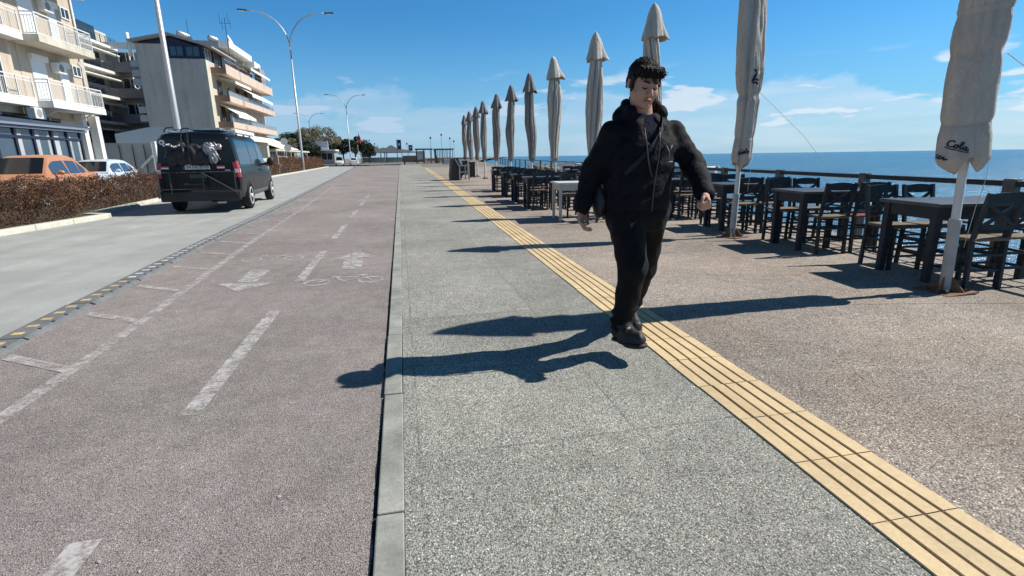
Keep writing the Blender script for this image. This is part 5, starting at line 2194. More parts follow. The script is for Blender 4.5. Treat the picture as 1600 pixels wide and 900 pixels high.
# red flag on a mast beside the dark trees
f = thing('flag_mast', 'white mast with a hanging red flag among the dark trees', 'flag', (-10.9, 148, -.08))
MB().tube([(0, 0, 0), (0, 0, 12.6)], .045, 8).build('mast', M_whitem, f)
P = [[(.1 + .7 * u + .25 * math.sin(3 * v), .3 * math.sin(6 * u + 2 * v), 8.6 - 2.0 * v - 1.6 * u) for u in np.linspace(0, 1, 8)] for v in np.linspace(0, 1, 8)]
MB().grid(np.array(P)).build('flag_cloth', mat('red_flag_cloth', (.42, .05, .045), .8), f, smooth=True)
# banner posts
for (x, y, h, w, hh, lab, m_) in ((-.6, 140, 6.0, 1.0, 2.4, 'tall dark banner on a post over the end of the path', 'dark_blue_banner'), (2.5, 150, 4.9, 1.0, 1.5, 'smaller square dark banner right of the tall one', 'dark_blue_banner')):
    q = thing('banner_post', lab, 'banner', (x, y, -.08), 0, 'banners at the far roundabout')
    MB().tube([(0, 0, 0), (0, 0, h)], .06, 8).build('post', M_slate, q)
    c = MB().box(.1, -.03, h - hh - .1, .1 + w, .03, h - .1).build('banner', mat(m_, (.025, .035, .08), .7), q)
    MB().box(.1 + w * .3, -.034, h - hh * .65, .1 + w * .7, -.031, h - hh * .4).build('banner_mark', M_whitem, c)
# parasol roofs and stalls of the far square
canm = mat('slate_canopy', (.07, .085, .10), .8, .15)
for k, (px, Y, w, h, lab) in enumerate(((-.0458, 165, 8, 5.0, 'leftmost dark pyramid canopy'), (-.0287, 172, 9, 4.6, 'second dark pyramid canopy from the left'), (-.0149, 168, 7, 5.2, 'tallest dark pyramid canopy'), (.0036, 180, 12, 4.2, 'wide low pyramid canopy at the right end'))):
    x = px * Y
    q = thing('pavilion', lab + ' at the far square', 'pavilion', (x, Y, -.08), 0, 'pavilions of the far square')
    b = MB()
    z0 = 3.0
    b.add([(-w / 2, -3, z0), (w / 2, -3, z0), (w / 2, 3, z0), (-w / 2, 3, z0), (-.3, 0, h), (.3, 0, h)], [(0, 1, 5, 4), (1, 2, 5), (2, 3, 4, 5), (3, 0, 4), (3, 2, 1, 0)])
    b.build('roof', canm, q)
    for sx in (-1, 1):
        for sy in (-1, 1):
            MB().bar((sx * w * .46, sy * 2.8, 0), (sx * w * .46, sy * 2.8, z0), .14).build('post', M_slate, q)
    b = MB()
    b.box(-w * .4, -1.5, .2, w * .4, 1.5, 1.6)
    b.build('stall', M_whitem if k % 2 else M_gw, q)
# two beach pergolas
for (x, y, w, d, lab, n) in ((5.6, 128, 3.4, 5, 'left pergola with white back panel at the far promenade', 2), (10.6, 132, 4.0, 6, 'right open pergola with thin posts at the far promenade', 5)):
    q = thing('pergola', lab, 'pergola', (x, y, -.08))
    MB().box(-w / 2 - .3, -d / 2, 3.15, w / 2 + .3, d / 2, 3.42).build('roof', M_slate, q)
    for i in range(n + 1):
        xx = -w / 2 + w * i / n
        for yy in (-d / 2 + .2, d / 2 - .2):
            MB().bar((xx, yy, 0), (xx, yy, 3.15), .14).build('post', M_slate, q)
    if n == 2:
        MB().box(-w / 2 + .2, d / 2 - .1, .9, .4, d / 2 - .02, 2.9).build('back_panel', M_whitem, q)
    else:
        MB().prism([(-w / 2 - .2, 0), (-w / 2 + .5, 0), (-w / 2 - .1, 3.1), (-w / 2 - .5, 3.1)], -d / 2, -d / 2 + .3, 'y').build('brace', M_slate, q)
b = MB().box(8.9, 112, -.1, 12.2, 114, 1.15)
tag(b.build('planter_box', mat('brown_planter', (.11, .09, .075), .8)), 'large brown planter below the far pergolas', 'planter')
b = MB().box(1.0, 178, -.1, 8.0, 186, 2.0)
tag(b.build('low_wall', mat('rust_brown_wall', (.22, .16, .13), .8)), 'low brown wall closing the far promenade', 'wall')
# promenade lamps far away
for k, (px, Y, h) in enumerate(((-.0526, 200, 7.4), (-.0436, 215, 6.6), (-.039, 230, 6.0), (.014, 170, 5.4), (.0576, 150, 6.4), (.0778, 155, 7.4), (.0935, 160, 6.6), (.1007, 170, 6.0))):
    x = px * Y
    q = thing('promenade_lamp', 'small distant lamp post above the roofs of the far promenade', 'lamp post', (x, Y, -.08), 0, 'distant promenade lamps')
    MB().tube([(0, 0, 0), (0, 0, h)], .045, 6).build('pole', M_slate, q)
    MB().box(-.2, -.15, h, .2, .15, h + .55).build('lamp_head', M_slate, q)
# bollard on the path end
b = MB().tube([(0, 0, 0), (0, 0, 1.0), (0, 0, 1.25)], [.16, .16, .10], 10)
o = tag(b.build('bollard', M_black, smooth=False, auto=40), 'short black bollard standing at the far end of the path', 'bollard')
o.location = (.9, 112, -.06)
# dark kerb that sweeps round the bend
b = MB()
pts = [(-16, 101, .02), (-10, 99, .02), (-5.5, 96, .02), (-4.2, 97.5, .02), (-3, 100, .02), (0, 101, .02)]
for p, q in zip(pts, pts[1:]):
    b.bar(p, q, .5, .3)
struct(b.build('roundabout_kerb', M_slate))
# white picket fence on the seaward side
pf = thing('picket_fence', 'white picket fence at the seaward side of the far terrace', 'fence', (7.1, 88, 0))
b = MB()
for i in range(26):
    x = i * .17
    b.box(x, -.02, .1, x + .09, .02, 1.15)
b.build('picket', M_whitem, pf)
b = MB()
b.box(0, .02, .3, 4.5, .06, .4)
b.box(0, .02, .85, 4.5, .06, .95)
for x in (0, 1.5, 3.0, 4.4):
    b.box(x, .0, 0, x + .1, .1, 1.2)
b.build('fence_rail', M_whitem, pf)
# round signs seen from behind on a post by the parking
sg = thing('road_sign', 'post with two round white-backed road signs beside the far hedge', 'road sign', (-13.75, 70, -.08))
MB().tube([(0, 0, 0), (0, 0, 3.6)], .05, 8).build('post', M_steel, sg)
MB().lathe([(0.0, -.02), (.42, -.02), (.42, .0), (0, .0)], 20, (-.1, -.05, 3.5), 'y').build('sign_plate', M_whitem, sg)
MB().lathe([(0.0, -.02), (.42, -.02), (.42, .0), (0, .0)], 20, (.25, -.05, 2.75), 'y').build('sign_plate', M_whitem, sg)
# dark shelter-like bench on the terrace, planter boxes behind it
bn = thing('sheltered_seat', 'dark high-sided wooden seat with pale arm frame beside the tactile strip', 'seat', (3.05, 29.6, 0), R(4))
b = MB()
b.prism([(-.95, .05), (-.55, 0), (.05, 0), (.05, .35), (-.25, .70), (-.55, 1.25), (-.85, 1.2)], -.03, .85, 'x')
pnl = MB()
pnl.add([(-.30, -.5, 0), (-.33, .5, 0), (.15, .5, 0), (.15, -.5, 0), (-.35, -.5, .25), (-.35, .5, .25), (.0, -.5, 1.22), (.0, .5, 1.22), (-.25, -.5, 1.18), (-.25, .5, 1.18), (.40, -.5, .5), (.40, .5, .5)],
        [(0, 3, 10, 6, 8, 4), (1, 5, 9, 7, 11, 2), (0, 4, 5, 1), (4, 8, 9, 5), (8, 6, 7, 9), (6, 10, 11, 7), (10, 3, 2, 11), (3, 0, 1, 2)])
pnl.build('side_panel', M_blk, bn)
b = MB()
b.bar((.10, -.53, 0), (.10, -.53, .78), .07)
b.bar((.62, -.53, 0), (.62, -.53, .78), .07)
b.bar((.62, .53, 0), (.62, .53, .78), .07)
b.bar((.05, -.53, .80), (.70, -.53, .80), .06)
b.bar((.05, -.53, .45), (.66, -.53, .45), .06)
b.bar((-.12, -.53, 1.15), (.08, -.53, .78), .06)
b.build('arm_frame', M_gw, bn)
b = MB()
b.box(.05, -.48, .40, .66, .48, .46)
b.box(.0, -.5, .46, .06, .5, 1.2)
b.box(.06, -.5, 1.17, .66, .5, 1.22)
b.build('seat', M_blk, bn)
for k, (x, y, w_, h) in enumerate(((4.40, 33.0, .32, .95), (4.55, 38.0, .34, 1.0))):
    q = MB()
    q.box(-w_ / 2, -.3, .04, w_ / 2, .3, h)
    q.box(-w_ / 2 - .02, -.32, h - .06, w_ / 2 + .02, .32, h + .002)
    for sx in (-1, 1):
        for sy in (-1, 1):
            q.box(sx * w_ * .4 - .03, sy * .24 - .03, 0, sx * w_ * .4 + .03, sy * .24 + .03, .041)
    o = q.build('waste_bin', M_blk)
    tag(o, ('nearer slim dark bin just right of the sheltered seat', 'farther slim dark bin behind the sheltered seat')[k], 'bin')
    o.location = (x, y, 0)


# ------------------------------------------------------------------ boats and rocks on the shore beyond the railing
def boat(label, x, y, rz, L=4.2):
    q = thing('rowing_boat', label, 'boat', (x, y, -.02), rz, 'white boats drawn up beyond the terrace')
    st = np.linspace(-1, 1, 15)
    rows = []
    for s in st:
        w_ = .75 * (1 - abs(s) ** 2.6) ** .6 if s > 0 else .75 * (1 - .25 * abs(s) ** 2)
        kz = .0 + .28 * max(0, s) ** 3
        sh_ = .75 + .18 * s * s
        ring = []
        for a in np.linspace(0, 1, 9):
            th = math.pi * a
            xx = -math.cos(th)
            ring.append((s * L / 2, xx * max(w_, .02), kz + (sh_ - kz) * (abs(xx) ** 2.2)))
        rows.append(ring)
    b = MB().grid(np.array(rows))
    b.quad(*rows[0])
    o = b.build('hull', M_boat, q, auto=50)
    o.modifiers.new('thick', 'SOLIDIFY').thickness = .04
    b = MB()
    for sgn in (0, -1):
        b.tube([r_[sgn] for r_ in rows], .035, 6)
    b.build('gunwale', mat('pale_blue_trim', (.30, .48, .58), .5), q, smooth=True)
    b = MB()
    for s in (-.9, .3):
        b.box(s - .14, -.6, .52, s + .14, .6, .56)
    b.build('thwart', M_gw, q)
    return q


M_boat = mat('white_boat_paint', (.72, .74, .74), .4, .08, 3)
for lab, x, y, a, z in (('white rowing boat on the shore left of the walking man', 5.9, 15.6, .25, .35), ('white rowing boat on the shore half hidden behind the walking man', 6.5, 10.6, 1.25, .42)):
    pass
boat('white rowing boat drawn up beyond the terrace, left of the walking man', 9.6, 25.5, .35, 3.4)
boat('white rowing boat drawn up beyond the terrace, behind the walking man', 9.0, 14.8, 1.0)
# low strip of shore rocks beyond the railing
M_rock = mat('shore_rock', (.20, .185, .14), .9, .35, 2.0, bump=.5, bscale=6)
M_green = mat('shore_weed', (.11, .125, .05), .9, .3, 4)
b = MB()
sh_l, sh_r = [], []
for y in (6, 10, 14, 20, 28, 40, 56, 74, 92):
    sh_l.append((rl(y) + .15, y))
    sh_r.append((rl(y) + float(np.interp(y, [6, 10, 14, 20, 40, 60, 92], [.2, 1.2, 2.6, 4.2, 6.5, 7.5, 8])), y))
strip('shore', sh_l, sh_r, -.62, concrete('pebbly_shore', (.24, .22, .18), .35, None, 2.5), 1.0)
gr = np.random.default_rng(5)
b = MB()
for i in range(230):
    y = gr.uniform(20, 92)
    x = rl(y) + float(np.interp(y, [10, 20, 40, 60, 92], [1.2, 4.2, 6.5, 7.5, 8])) + gr.normal(-1.0, .8)
    s = gr.uniform(.25, .75)
    b.ell((x, y, -.55 + s * .2), (s, s * gr.uniform(.7, 1.3), s * gr.uniform(.4, .65)), 7, 5, rotm(gr.uniform(-.4, .4), gr.uniform(-.4, .4), gr.uniform(0, 6)))
o = b.build('shore_rubble', M_rock, fix=False)
tag(o, 'rough band of rocks along the waterline beyond the railing', 'rocks', None, 'stuff')

# grit and chips lying about on the paving
gr = np.random.default_rng(9)
b = MB()
for i in range(150):
    y = gr.uniform(1.2, 12)
    x = gr.uniform(-2.6, 6.0)
    s_ = gr.uniform(.004, .011)
    z = .002 if x > -.07 else Z_PATH + .002
    b.ell((x, y, z), (s_, s_ * gr.uniform(.5, 1.6), s_ * .45), 6, 4, rotm(0, 0, gr.uniform(0, 6)))
o = b.build('scattered_grit', mat('pale_grit', (.42, .40, .36), .9, .5, 40), fix=False)
tag(o, 'small pale chips and grit scattered over the paving', 'grit', None, 'stuff')
# ------------------------------------------------------------------ walking man
PO = np.array((1.45, 3.0, 0.0))
MAN = thing('person', 'man in black padded jacket and black trousers walking along the tactile strip, looking down', 'person', tuple(PO))


def clothm(name, col, rough=0.8, bs=60, bump=0.3, spec=0.2):
    m, t = newmat(name)
    v = t.obj()
    c = t.mix(1.0, col, t.ramp(t.noise(7.0, 5, 0.6, v), [(0.3, 0.7), (0.7, 1.25)]), 'MULTIPLY')
    t.l.new(c, t.b.inputs['Base Color'])
    t.b.inputs['Roughness'].default_value = rough
    t.b.inputs['Specular IOR Level'].default_value = spec
    n = t.math('ADD', t.noise(bs, 4, 0.6, v), t.math('MULTIPLY', t.noise(14, 4, 0.6, v, 'Fac', 0.8), 1.6))
    t.bump(n, bump, 0.012)
    return m


M_skin, t = newmat('skin')
v = t.obj()
c = t.mix(1.0, (0.46, 0.265, 0.19), t.ramp(t.noise(22, 4, 0.6, v), [(0.3, 0.85), (0.7, 1.1)]), 'MULTIPLY')
t.l.new(c, t.b.inputs['Base Color'])
blot = t.noise(9, 4, 0.6, v)
c = t.mix(t.ramp(blot, [(0.45, 0.0), (0.7, 0.35)]), c, (0.36, 0.15, 0.105))
t.l.new(c, t.b.inputs['Base Color'])
t.b.inputs['Roughness'].default_value = 0.62
t.b.inputs['Specular IOR Level'].default_value = 0.3
t.bump(t.noise(180, 4, 0.6, v), 0.2, 0.002)
t.b.inputs['Subsurface Weight'].default_value = 0.08
t.b.inputs['Subsurface Radius'].default_value = (0.01, 0.004, 0.002)
M_jack = clothm('black_padded_nylon', (0.0055, 0.0058, 0.0085), 0.75, 45, 0.4, 0.16)
M_hood = clothm('navy_hoodie_cotton', (0.013, 0.016, 0.034), 0.9)
M_trou = clothm('black_jersey', (0.0050, 0.0044, 0.0050), 0.85, 90, 0.3, 0.25)
M_shoe = mat('black_shoe', (0.010, 0.010, 0.011), 0.6, 0.25, 12)
M_sole = mat('dark_sole', (0.018, 0.017, 0.016), 0.7, 0.25, 12)
M_hair = mat('black_curly_hair', (0.009, 0.0070, 0.0062), 0.65, 0.4, 30, spec=0.3, bump=0.6, bscale=160)
M_brow = mat('dark_brow', (0.015, 0.010, 0.008), 0.7)
M_lip = mat('lip_skin', (0.24, 0.095, 0.08), 0.8, spec=0.1)

HC = np.array((-.035, -.050, 1.652))
HR = rotm(0, 0, R(-2)) @ rotm(R(21), 0, 0) @ rotm(0, R(3), 0)
hp = lambda *p: HC + HR @ (np.array(p, float) * 1.02)


def hand(s, w, d, n, side, curl, sc=1.0):
    w, d, n = (np.array(q, float) for q in (w, d, n))
    d /= np.linalg.norm(d)
    n -= d * (n @ d)
    n /= np.linalg.norm(n)
    ac = np.cross(d, n) * side          # towards the thumb
    for i in range(4):
        o = (1.5 - i)
        k = w + d * (.092 - .004 * abs(o - .4) ** 1.5) * sc + ac * o * .0190 * sc
        s.cone(w + ac * o * .011 * sc + d * .01, k, .0165 * sc, .0125 * sc, .012)
        L = (.043, .048, .045, .034)[i] * sc
        ang = 0.0
        p = k
        for j, (lf, cu) in enumerate(zip((1, .62, .5), curl)):
            ang += R(cu + 5 * i * (j == 0))
            q = p + (d * math.cos(ang) + n * math.sin(ang)) * L * lf
            s.cone(p, q, (.0105, .0095, .0085)[j] * sc, (.0095, .0085, .0070)[j] * sc, .003)
            p = q
    b0 = w + d * .028 * sc + ac * .018 * sc
    b1 = b0 + (d * .55 + ac * .65 + n * .35) * .042 * sc
    b2 = b1 + (d * .85 + ac * .1 + n * .45) * .034 * sc
    b3 = b2 + (d * .8 - ac * .25 + n * .5) * .024 * sc
    s.cone(b0, b1, .0165 * sc, .013 * sc, .012)
    s.cone(b1, b2, .0125 * sc, .0105 * sc, .004)
    s.cone(b2, b3, .0105 * sc, .008 * sc, .003)


# joints (metres from the point between the feet)
SHR, ELR, WRR = (-.195, .02, 1.375), (-.275, .10, 1.16), (-.352, .085, .945)
SHL, ELL_, WRL = (.195, .0, 1.375), (.298, -.085, 1.185), (.262, -.285, 1.030)
HPR, KNR, ANR = (-.105, -.01, .91), (-.108, -.185, .575), (-.132, -.105, .215)
HPL, KNL, ANL = (.085, .02, .91), (.115, .150, .49), (.165, .455, .125)

bd = SDF((-.52, -.55, -.01), (.45, .62, 1.86), .005)
bd.trunk([(.84, -.02, .0, .15, .11), (.95, -.02, 0, .155, .115), (1.1, -.02, 0, .14, .11), (1.3, 0, 0, .165, .12), (1.42, 0, 0, .12, .09), (1.46, 0, 0, .07, .07)], .02)
bd.cone((0, .015, 1.42), hp(0, .02, -.06), .066, .060, .03)
for a, e, w in ((SHR, ELR, WRR), (SHL, ELL_, WRL)):
    bd.cone(a, e, .055, .044, .02)
    bd.cone(e, w, .042, .029, .02)
for a, k, f in ((HPR, KNR, ANR), (HPL, KNL, ANL)):
    bd.cone(a, k, .085, .055, .03)
    bd.cone(k, f, .055, .036, .02)
bd.cone(ANR, (-.12, -.19, .17), .04, .03, .02)
bd.cone(ANL, (.16, .32, .05), .04, .03, .02)
# head
E_ = lambda c, r, k=.012, op='add', rot=None: bd.ell(hp(*c), np.array(r) * 1.02, HR if rot is None else HR @ rot, k, op)
E_((0, .018, .030), (.077, .098, .092))
E_((0, -.030, -.028), (.067, .070, .088), .025)
E_((0, -.040, -.080), (.053, .050, .038), .025)
E_((0, -.082, -.103), (.023, .019, .017), .016)
for s_ in (1, -1):
    E_((s_ * .040, -.060, -.040), (.026, .026, .026), .02)
    E_((s_ * .030, -.090, .024), (.027, .013, .009), .010)
    E_((s_ * .031, -.108, .004), (.017, .014, .010), .008, 'sub')
    E_((s_ * .031, -.087, .001), (.015, .012, .010), .006)
    E_((s_ * .012, -.112, -.036), (.010, .012, .008), .006)
    E_((s_ * .078, .018, -.008), (.011, .024, .033), .006)
bd.cone(hp(0, -.094, .018), hp(0, -.122, -.030), .010, .0145, .010)
E_((0, -.103, -.062), (.025, .010, .0055), .005)
E_((0, -.101, -.075), (.021, .010, .0065), .005)
hand(bd, (-.355, .082, .932), (-.12, -.12, -1), (.55, -.45, 0), -1, (30, 36, 26), .98)
hand(bd, (.258, -.298, 1.022), (-.12, -.62, -.45), (-.85, .1, -.4), -1, (62, 78, 52), .98)
sdf_obj('body', bd, M_skin, MAN, 1)
del bd

# facial features
for s_ in (1, -1):
    b = MB()
    pts = [hp(s_ * x, y, z) for x, y, z in ((.012, -.104, .0245), (.026, -.1055, .029), (.040, -.097, .029), (.051, -.083, .024))]
    b.tube(pts, [.0050, .0066, .0060, .003], 6)
    b.build('eyebrow', M_brow, MAN, smooth=True)
    b = MB()
    pts = [hp(s_ * x, y, z) for x, y, z in ((.018, -.0985, -.004), (.027, -.1025, -.0075), (.038, -.0995, -.007), (.046, -.091, -.003))]
    b.tube(pts, [.0026, .0042, .0042, .0022], 5)
    b.build('eyelash', M_brow, MAN, smooth=True)
b = MB()
b.tube([hp(x, y, z) for x, y, z in ((-.024, -.101, -.069), (-.011, -.1085, -.0675), (0, -.1095, -.0685), (.011, -.1085, -.0675), (.024, -.101, -.069))], [.0022, .0050, .0048, .0050, .0022], 6)
b.build('lips', M_lip, MAN, smooth=True)

# curly hair: a cap of many small locks, longer on top, short at the sides
hs = SDF(HC - .17, HC + np.array((.17, .17, .20)), .0045)
hs.ell(hp(0, .028, .036), np.array((.084, .106, .096)) * 1.02, HR, 0)
gr = np.random.default_rng(4)
curls = MB()


def curl(d, lift, rnd):
    """one springy lock standing on the scalp along direction d"""
    rad = np.array((.083, .103, .091))
    base = np.array((0, .028, .036)) + d * rad
    a = np.cross(d, rnd)
    a /= np.linalg.norm(a)
    c = np.cross(d, a)
    R_ = gr.uniform(.0055, .0105)
    ph = gr.uniform(0, 6.28)
    tw = gr.choice([-1, 1]) * gr.uniform(4.5, 8.5)
    n = 9
    run = gr.uniform(.006, .022)
    pts = []
    for k in range(n):
        u = k / (n - 1)
        pts.append(hp(*(base + d * (-.004 + lift * math.sin(u * 2.2)) + a * (R_ * math.cos(ph + tw * u) + run * u) + c * R_ * math.sin(ph + tw * u))))
    curls.tube(pts, np.linspace(.0030, .0014, n), 4, False)


k = 0
while k < 2600:
    d = gr.normal(size=3)
    d /= np.linalg.norm(d)
    if d[2] < -.42 or (d[1] < -.55 and d[2] < .34) or (d[1] < -.25 and d[2] < .02):
        continue
    curl(d, gr.uniform(.001, .010) * (.35 + .65 * max(0, d[2])), gr.normal(size=3))
    k += 1
# fringe falling on the forehead
for i in range(230):
    x = gr.uniform(-.074, .074)
    y = -.066 - .025 * (1 - (x / .074) ** 2)
    z0 = gr.uniform(.060, .105)
    dx, ln = gr.uniform(-.012, .022), gr.uniform(.012, .030) + .006 * math.sin(x * 55)
    w_ = gr.uniform(.003, .006)
    ph = gr.uniform(0, 6)
    curls.tube([hp(x + dx * u + w_ * math.sin(ph + 6 * u), y - .012 * math.sin(u * 2.4) + w_ * math.cos(ph + 6 * u) * .5, z0 - ln * u) for u in np.linspace(0, 1, 7)], np.linspace(.0034, .0014, 7), 4, False)
for i in range(90):
    x = gr.uniform(-.070, .070)
    y = -.070 - .024 * (1 - (x / .07) ** 2)
    z0 = gr.uniform(.066, .10)
    hs.cone(hp(x, y + .014, z0), hp(x + gr.uniform(-.010, .010), y - .001, z0 - gr.uniform(.008, .022)), .0095, .006, .003)
for s_ in (1, -1):
    for i in range(26):
        y, z = gr.uniform(-.035, .06), gr.uniform(-.03, .04)
        hs.cone(hp(s_ * .076, y, z + .01), hp(s_ * .080, y + gr.uniform(-.01, .01), z - .014), .0095, .006, .003)
# keep the face clear
hs.ell(hp(0, -.125, -.045), np.array((.070, .070, .088)) * 1.02, HR, .006, 'sub')
hair = sdf_obj('hair', hs, M_hair, MAN, 0)
curls.build('curls', M_hair, hair, smooth=True, fix=False)

# padded jacket
jk = SDF((-.50, -.46, .84), (.46, .36, 1.64), .0065)
pf_ = (.0045, .105, .15)
jk.trunk([(.925, -.030, .005, .198, .155), (.955, -.030, .005, .205, .160), (1.05, -.025, .0, .207, .160), (1.18, -.015, -.005, .204, .156), (1.30, -.003, 0, .208, .152), (1.38, .0, .005, .176, .135), (1.44, .0, .012, .135, .115), (1.475, 0, .018, .095, .095)], .02, pf_)
for a, e, w, ph in ((SHR, ELR, WRR, .1), (SHL, ELL_, WRL, .4)):
    a2 = np.array(a) * (.96, 1, 1)
    jk.cone(a2, e, .078, .068, .035, 'add', (.004, .095, ph))
    jk.cone(e, w, .071, .056, .03, 'add', (.004, .090, ph + .3))
    d = np.array(w) - np.array(e)
    d /= np.linalg.norm(d)
    jk.cone(np.array(w) - d * .02, np.array(w) + d * .012, .054, .050, .012)
    # hollow cuff
    jk.cone(np.array(w) + d * .002, np.array(w) + d * .06, .036, .036, .004, 'sub')
# hood lying on the shoulders and stand-up collar
jk.ell((.0, .105, 1.490), (.150, .078, .075), None, .03)
for s_ in (1, -1):
    jk.cone((s_ * .125, .07, 1.475), (s_ * .075, -.085, 1.405), .044, .030, .025)
    jk.cone((s_ * .088, .08, 1.545), (s_ * .098, -.04, 1.490), .038, .034, .02)
# neck opening and open zip
jk.cone((0, .0, 1.42), (0, .0, 1.62), .070, .078, .012, 'sub')
jk.ell((-.005, -.155, 1.41), (.050, .105, .105), None, .012, 'sub')
jk.cone((-.008, -.20, 1.34), (-.02, -.20, 1.12), .036, .008, .010, 'sub')
jk.wob(.0035, 22, 3)
jk.wob(.0020, 55, 6)
sdf_obj('jacket', jk, M_jack, MAN, 1)
z_ = MB()
z_.tube([(.040, -.128, 1.40), (.030, -.158, 1.32), (.018, -.175, 1.22), (.0, -.180, 1.10), (-.01, -.180, .92)], .0045, 5)
z_.tube([(-.055, -.125, 1.40), (-.052, -.155, 1.32), (-.045, -.172, 1.22), (-.02, -.182, 1.12)], .0045, 5)
z_.build('zip', mat('dull_zip', (.03, .03, .033), .5, .1), MAN, smooth=True)
ho = SDF((-.25, -.25, 1.0), (.25, .2, 1.62), .007)
ho.trunk([(1.05, -.02, 0, .185, .135), (1.25, -.005, 0, .185, .135), (1.38, 0, 0, .150, .118), (1.44, 0, .005, .105, .10), (1.49, 0, .01, .085, .088)], .02)
ho.cone((0, .01, 1.46), (0, .035, 1.560), .080, .082, .01)
ho.cone((0, .0, 1.44), (0, .0, 1.62), .062, .072, .006, 'sub')
ho.wob(.003, 30, 2)
sdf_obj('hoodie', ho, M_hood, MAN, 1)
# a small pale emblem on the hoodie and the metal strap buckle
em = MB().tube([(-.012, -.142, 1.285), (.0, -.146, 1.275), (.012, -.144, 1.29), (.004, -.145, 1.305)], .005, 5)
em.build('chest_emblem', mat('pale_blue_emblem', (.22, .30, .55), .6), MAN, smooth=True)
em = MB()
em.tube([(.075, -.150, 1.300), (.092, -.163, 1.262), (.090, -.167, 1.205)], .0045, 5)
em.tube([(.112, -.152, 1.300), (.092, -.163, 1.262)], .0045, 5)
em.tube([(.068, -.170, 1.203), (.112, -.168, 1.207)], .0045, 5)
em.build('chest_monogram', mat('grey_thread', (.11, .105, .12), .6), MAN, smooth=True)

# trousers
tr = SDF((-.30, -.42, .08), (.30, .62, 1.02), .0065)
tr.trunk([(.80, -.02, .0, .165, .125), (.88, -.02, .0, .185, .14), (1.0, -.02, 0, .175, .13)], .02)
for a, k, f in ((HPR, KNR, ANR), (HPL, KNL, ANL)):
    a, k, f = map(np.array, (a, k, f))
    tr.cone(a, k, .119, .081, .03)
    tr.cone(k, k + (f - k) * .45, .080, .078, .03)
    tr.cone(k + (f - k) * .45, f + (f - k) * .14, .077, .060, .02)
    u = (f - k) / np.linalg.norm(f - k)
    for j in range(5):
        c_ = f - u * (-.03 + .035 * j)
        tr.ell(c_ + gr.normal(0, .006, 3), (.065 + .003 * j, .065 + .003 * j, .016), None, .012)
    tr.cone(f + u * .05, f + u * .12, .052, .06, .004, 'sub')
tr.wob(.0045, 20, 11)
tr.wob(.0030, 44, 12)
sdf_obj('trousers', tr, M_trou, MAN, 1)


def shoe(an, toe, name='shoe'):
    an, toe = np.array(an, float), np.array(toe, float)
    f = toe - an
    f[2] = 0
    f /= np.linalg.norm(f)
    return an, toe, f


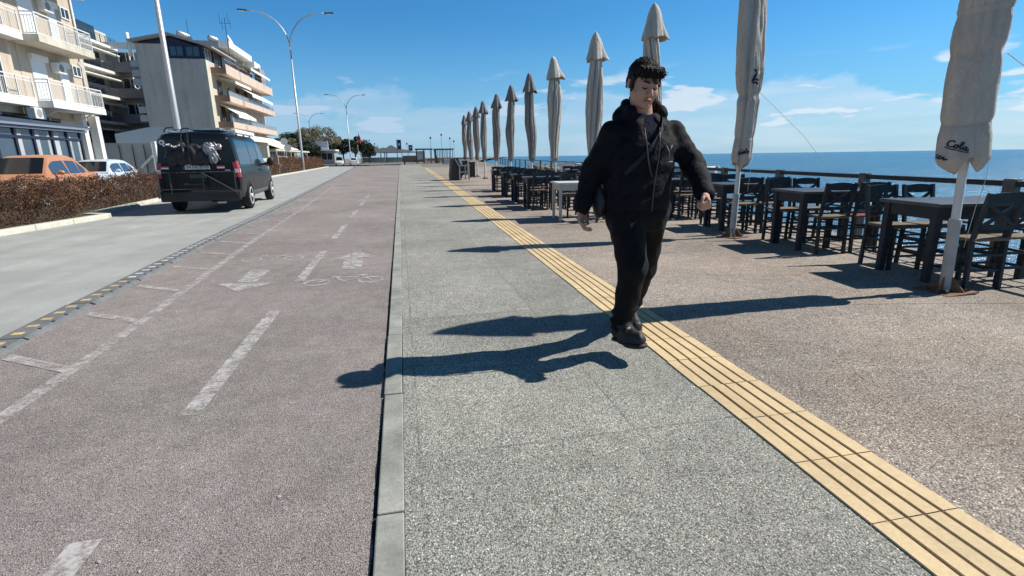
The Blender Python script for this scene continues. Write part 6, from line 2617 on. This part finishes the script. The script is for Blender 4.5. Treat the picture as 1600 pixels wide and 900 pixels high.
for an, heel, ball, toe, up in ((ANR, (-.140, -.075, .120), (-.108, -.215, .128), (-.096, -.278, .148), None), (ANL, (.168, .500, .085), (.158, .355, .030), (.155, .285, .030), None)):
    an, heel, ball, toe = map(np.array, (an, heel, ball, toe))
    lo_ = np.minimum.reduce([an, heel, ball, toe]) - .10
    hi_ = np.maximum.reduce([an, heel, ball, toe]) + .10
    s_ = SDF(lo_, hi_, .005)
    s_.cone(heel + (0, 0, .02), ball + (0, 0, .018), .046, .054, .015)
    s_.cone(ball + (0, 0, .016), toe + (0, 0, .010), .054, .043, .02)
    s_.cone(heel + (0, 0, .04), an + (0, 0, .03), .048, .056, .02)
    s_.cone(ball * .6 + heel * .4 + np.array((0, 0, .03)), an, .050, .052, .03)
    s_.wob(.002, 60, 4)
    so_ = sdf_obj('shoe', s_, M_shoe, MAN, 1)
    q = SDF(lo_, hi_, .005)
    fw = (toe - heel) / np.linalg.norm(toe - heel)
    sd = np.cross(fw, (0, 0, 1))
    sd /= np.linalg.norm(sd)
    nu = np.cross(sd, fw)
    for p, r_ in ((heel, .050), (heel * .5 + ball * .5, .050), (ball, .060), (toe * .7 + ball * .3, .056), (toe, .046)):
        q.ell(p - nu * .024, (r_, r_, .017), np.stack([fw, sd, nu], 1), .02)
    sdf_obj('sole', q, M_sole, so_, 0)
    b = MB()
    for j in range(3):
        c_ = ball * (.35 + .2 * j) + an * (.65 - .2 * j) + nu * (.040 + .004 * j) + fw * .022
        b.tube([c_ - sd * .022, c_ + nu * .004, c_ + sd * .022], .0028, 5)
    b.build('laces', mat('grey_lace', (.05, .05, .052), .7), so_)

# crossbody bag on his right hip with its strap over the left shoulder
BG = thing('crossbody_bag', 'black crossbody bag on the hip of the walking man, strap over his shoulder', 'bag', tuple(PO + (-.24, .02, .95)))
bo = np.array((-.24, .02, .95))
q = SDF((-.18, -.16, -.14), (.12, .16, .20), .008)
q.ell((-.005, .035, .02), (.034, .075, .10), rotm(0, -.12, 0), .01)
q.ell((-.022, .03, -.01), (.026, .07, .075), rotm(0, -.12, 0), .01)
q.wob(.003, 30, 7)
sdf_obj('pouch', q, mat('black_bag_nylon', (.012, .012, .013), .6, .25, 8), BG, 1)
pts = np.array([(-.235, -.03, 1.08), (-.205, -.115, 1.12), (-.12, -.178, 1.20), (-.02, -.185, 1.29), (.06, -.160, 1.38), (.098, -.105, 1.452), (.11, -.03, 1.508), (.10, .06, 1.515)]) - bo
b = MB()
tt = np.linspace(0, 7, 43)
pp = np.stack([np.interp(tt, range(8), pts[:, i]) for i in range(3)], 1)
for _ in range(4):
    pp[1:-1] = (pp[:-2] + 2 * pp[1:-1] + pp[2:]) / 4
rows = []
tg = np.gradient(pp, axis=0)
for p, t_ in zip(pp, tg):
    t_ = t_ / np.linalg.norm(t_)
    out = np.array((p[0] + bo[0], p[1] + bo[1], 0))
    out /= np.linalg.norm(out) + 1e-9
    sd = np.cross(t_, out)
    sd /= np.linalg.norm(sd)
    p = p - out * .030
    rows.append([p - sd * .013 + out * .004, p - sd * .013 + out * .007, p + sd * .013 + out * .007, p + sd * .013 + out * .004])
b.grid(np.array(rows), True)
b.build('strap', mat('grey_webbing', (.006, .006, .0065), .7, .2, 10), BG)
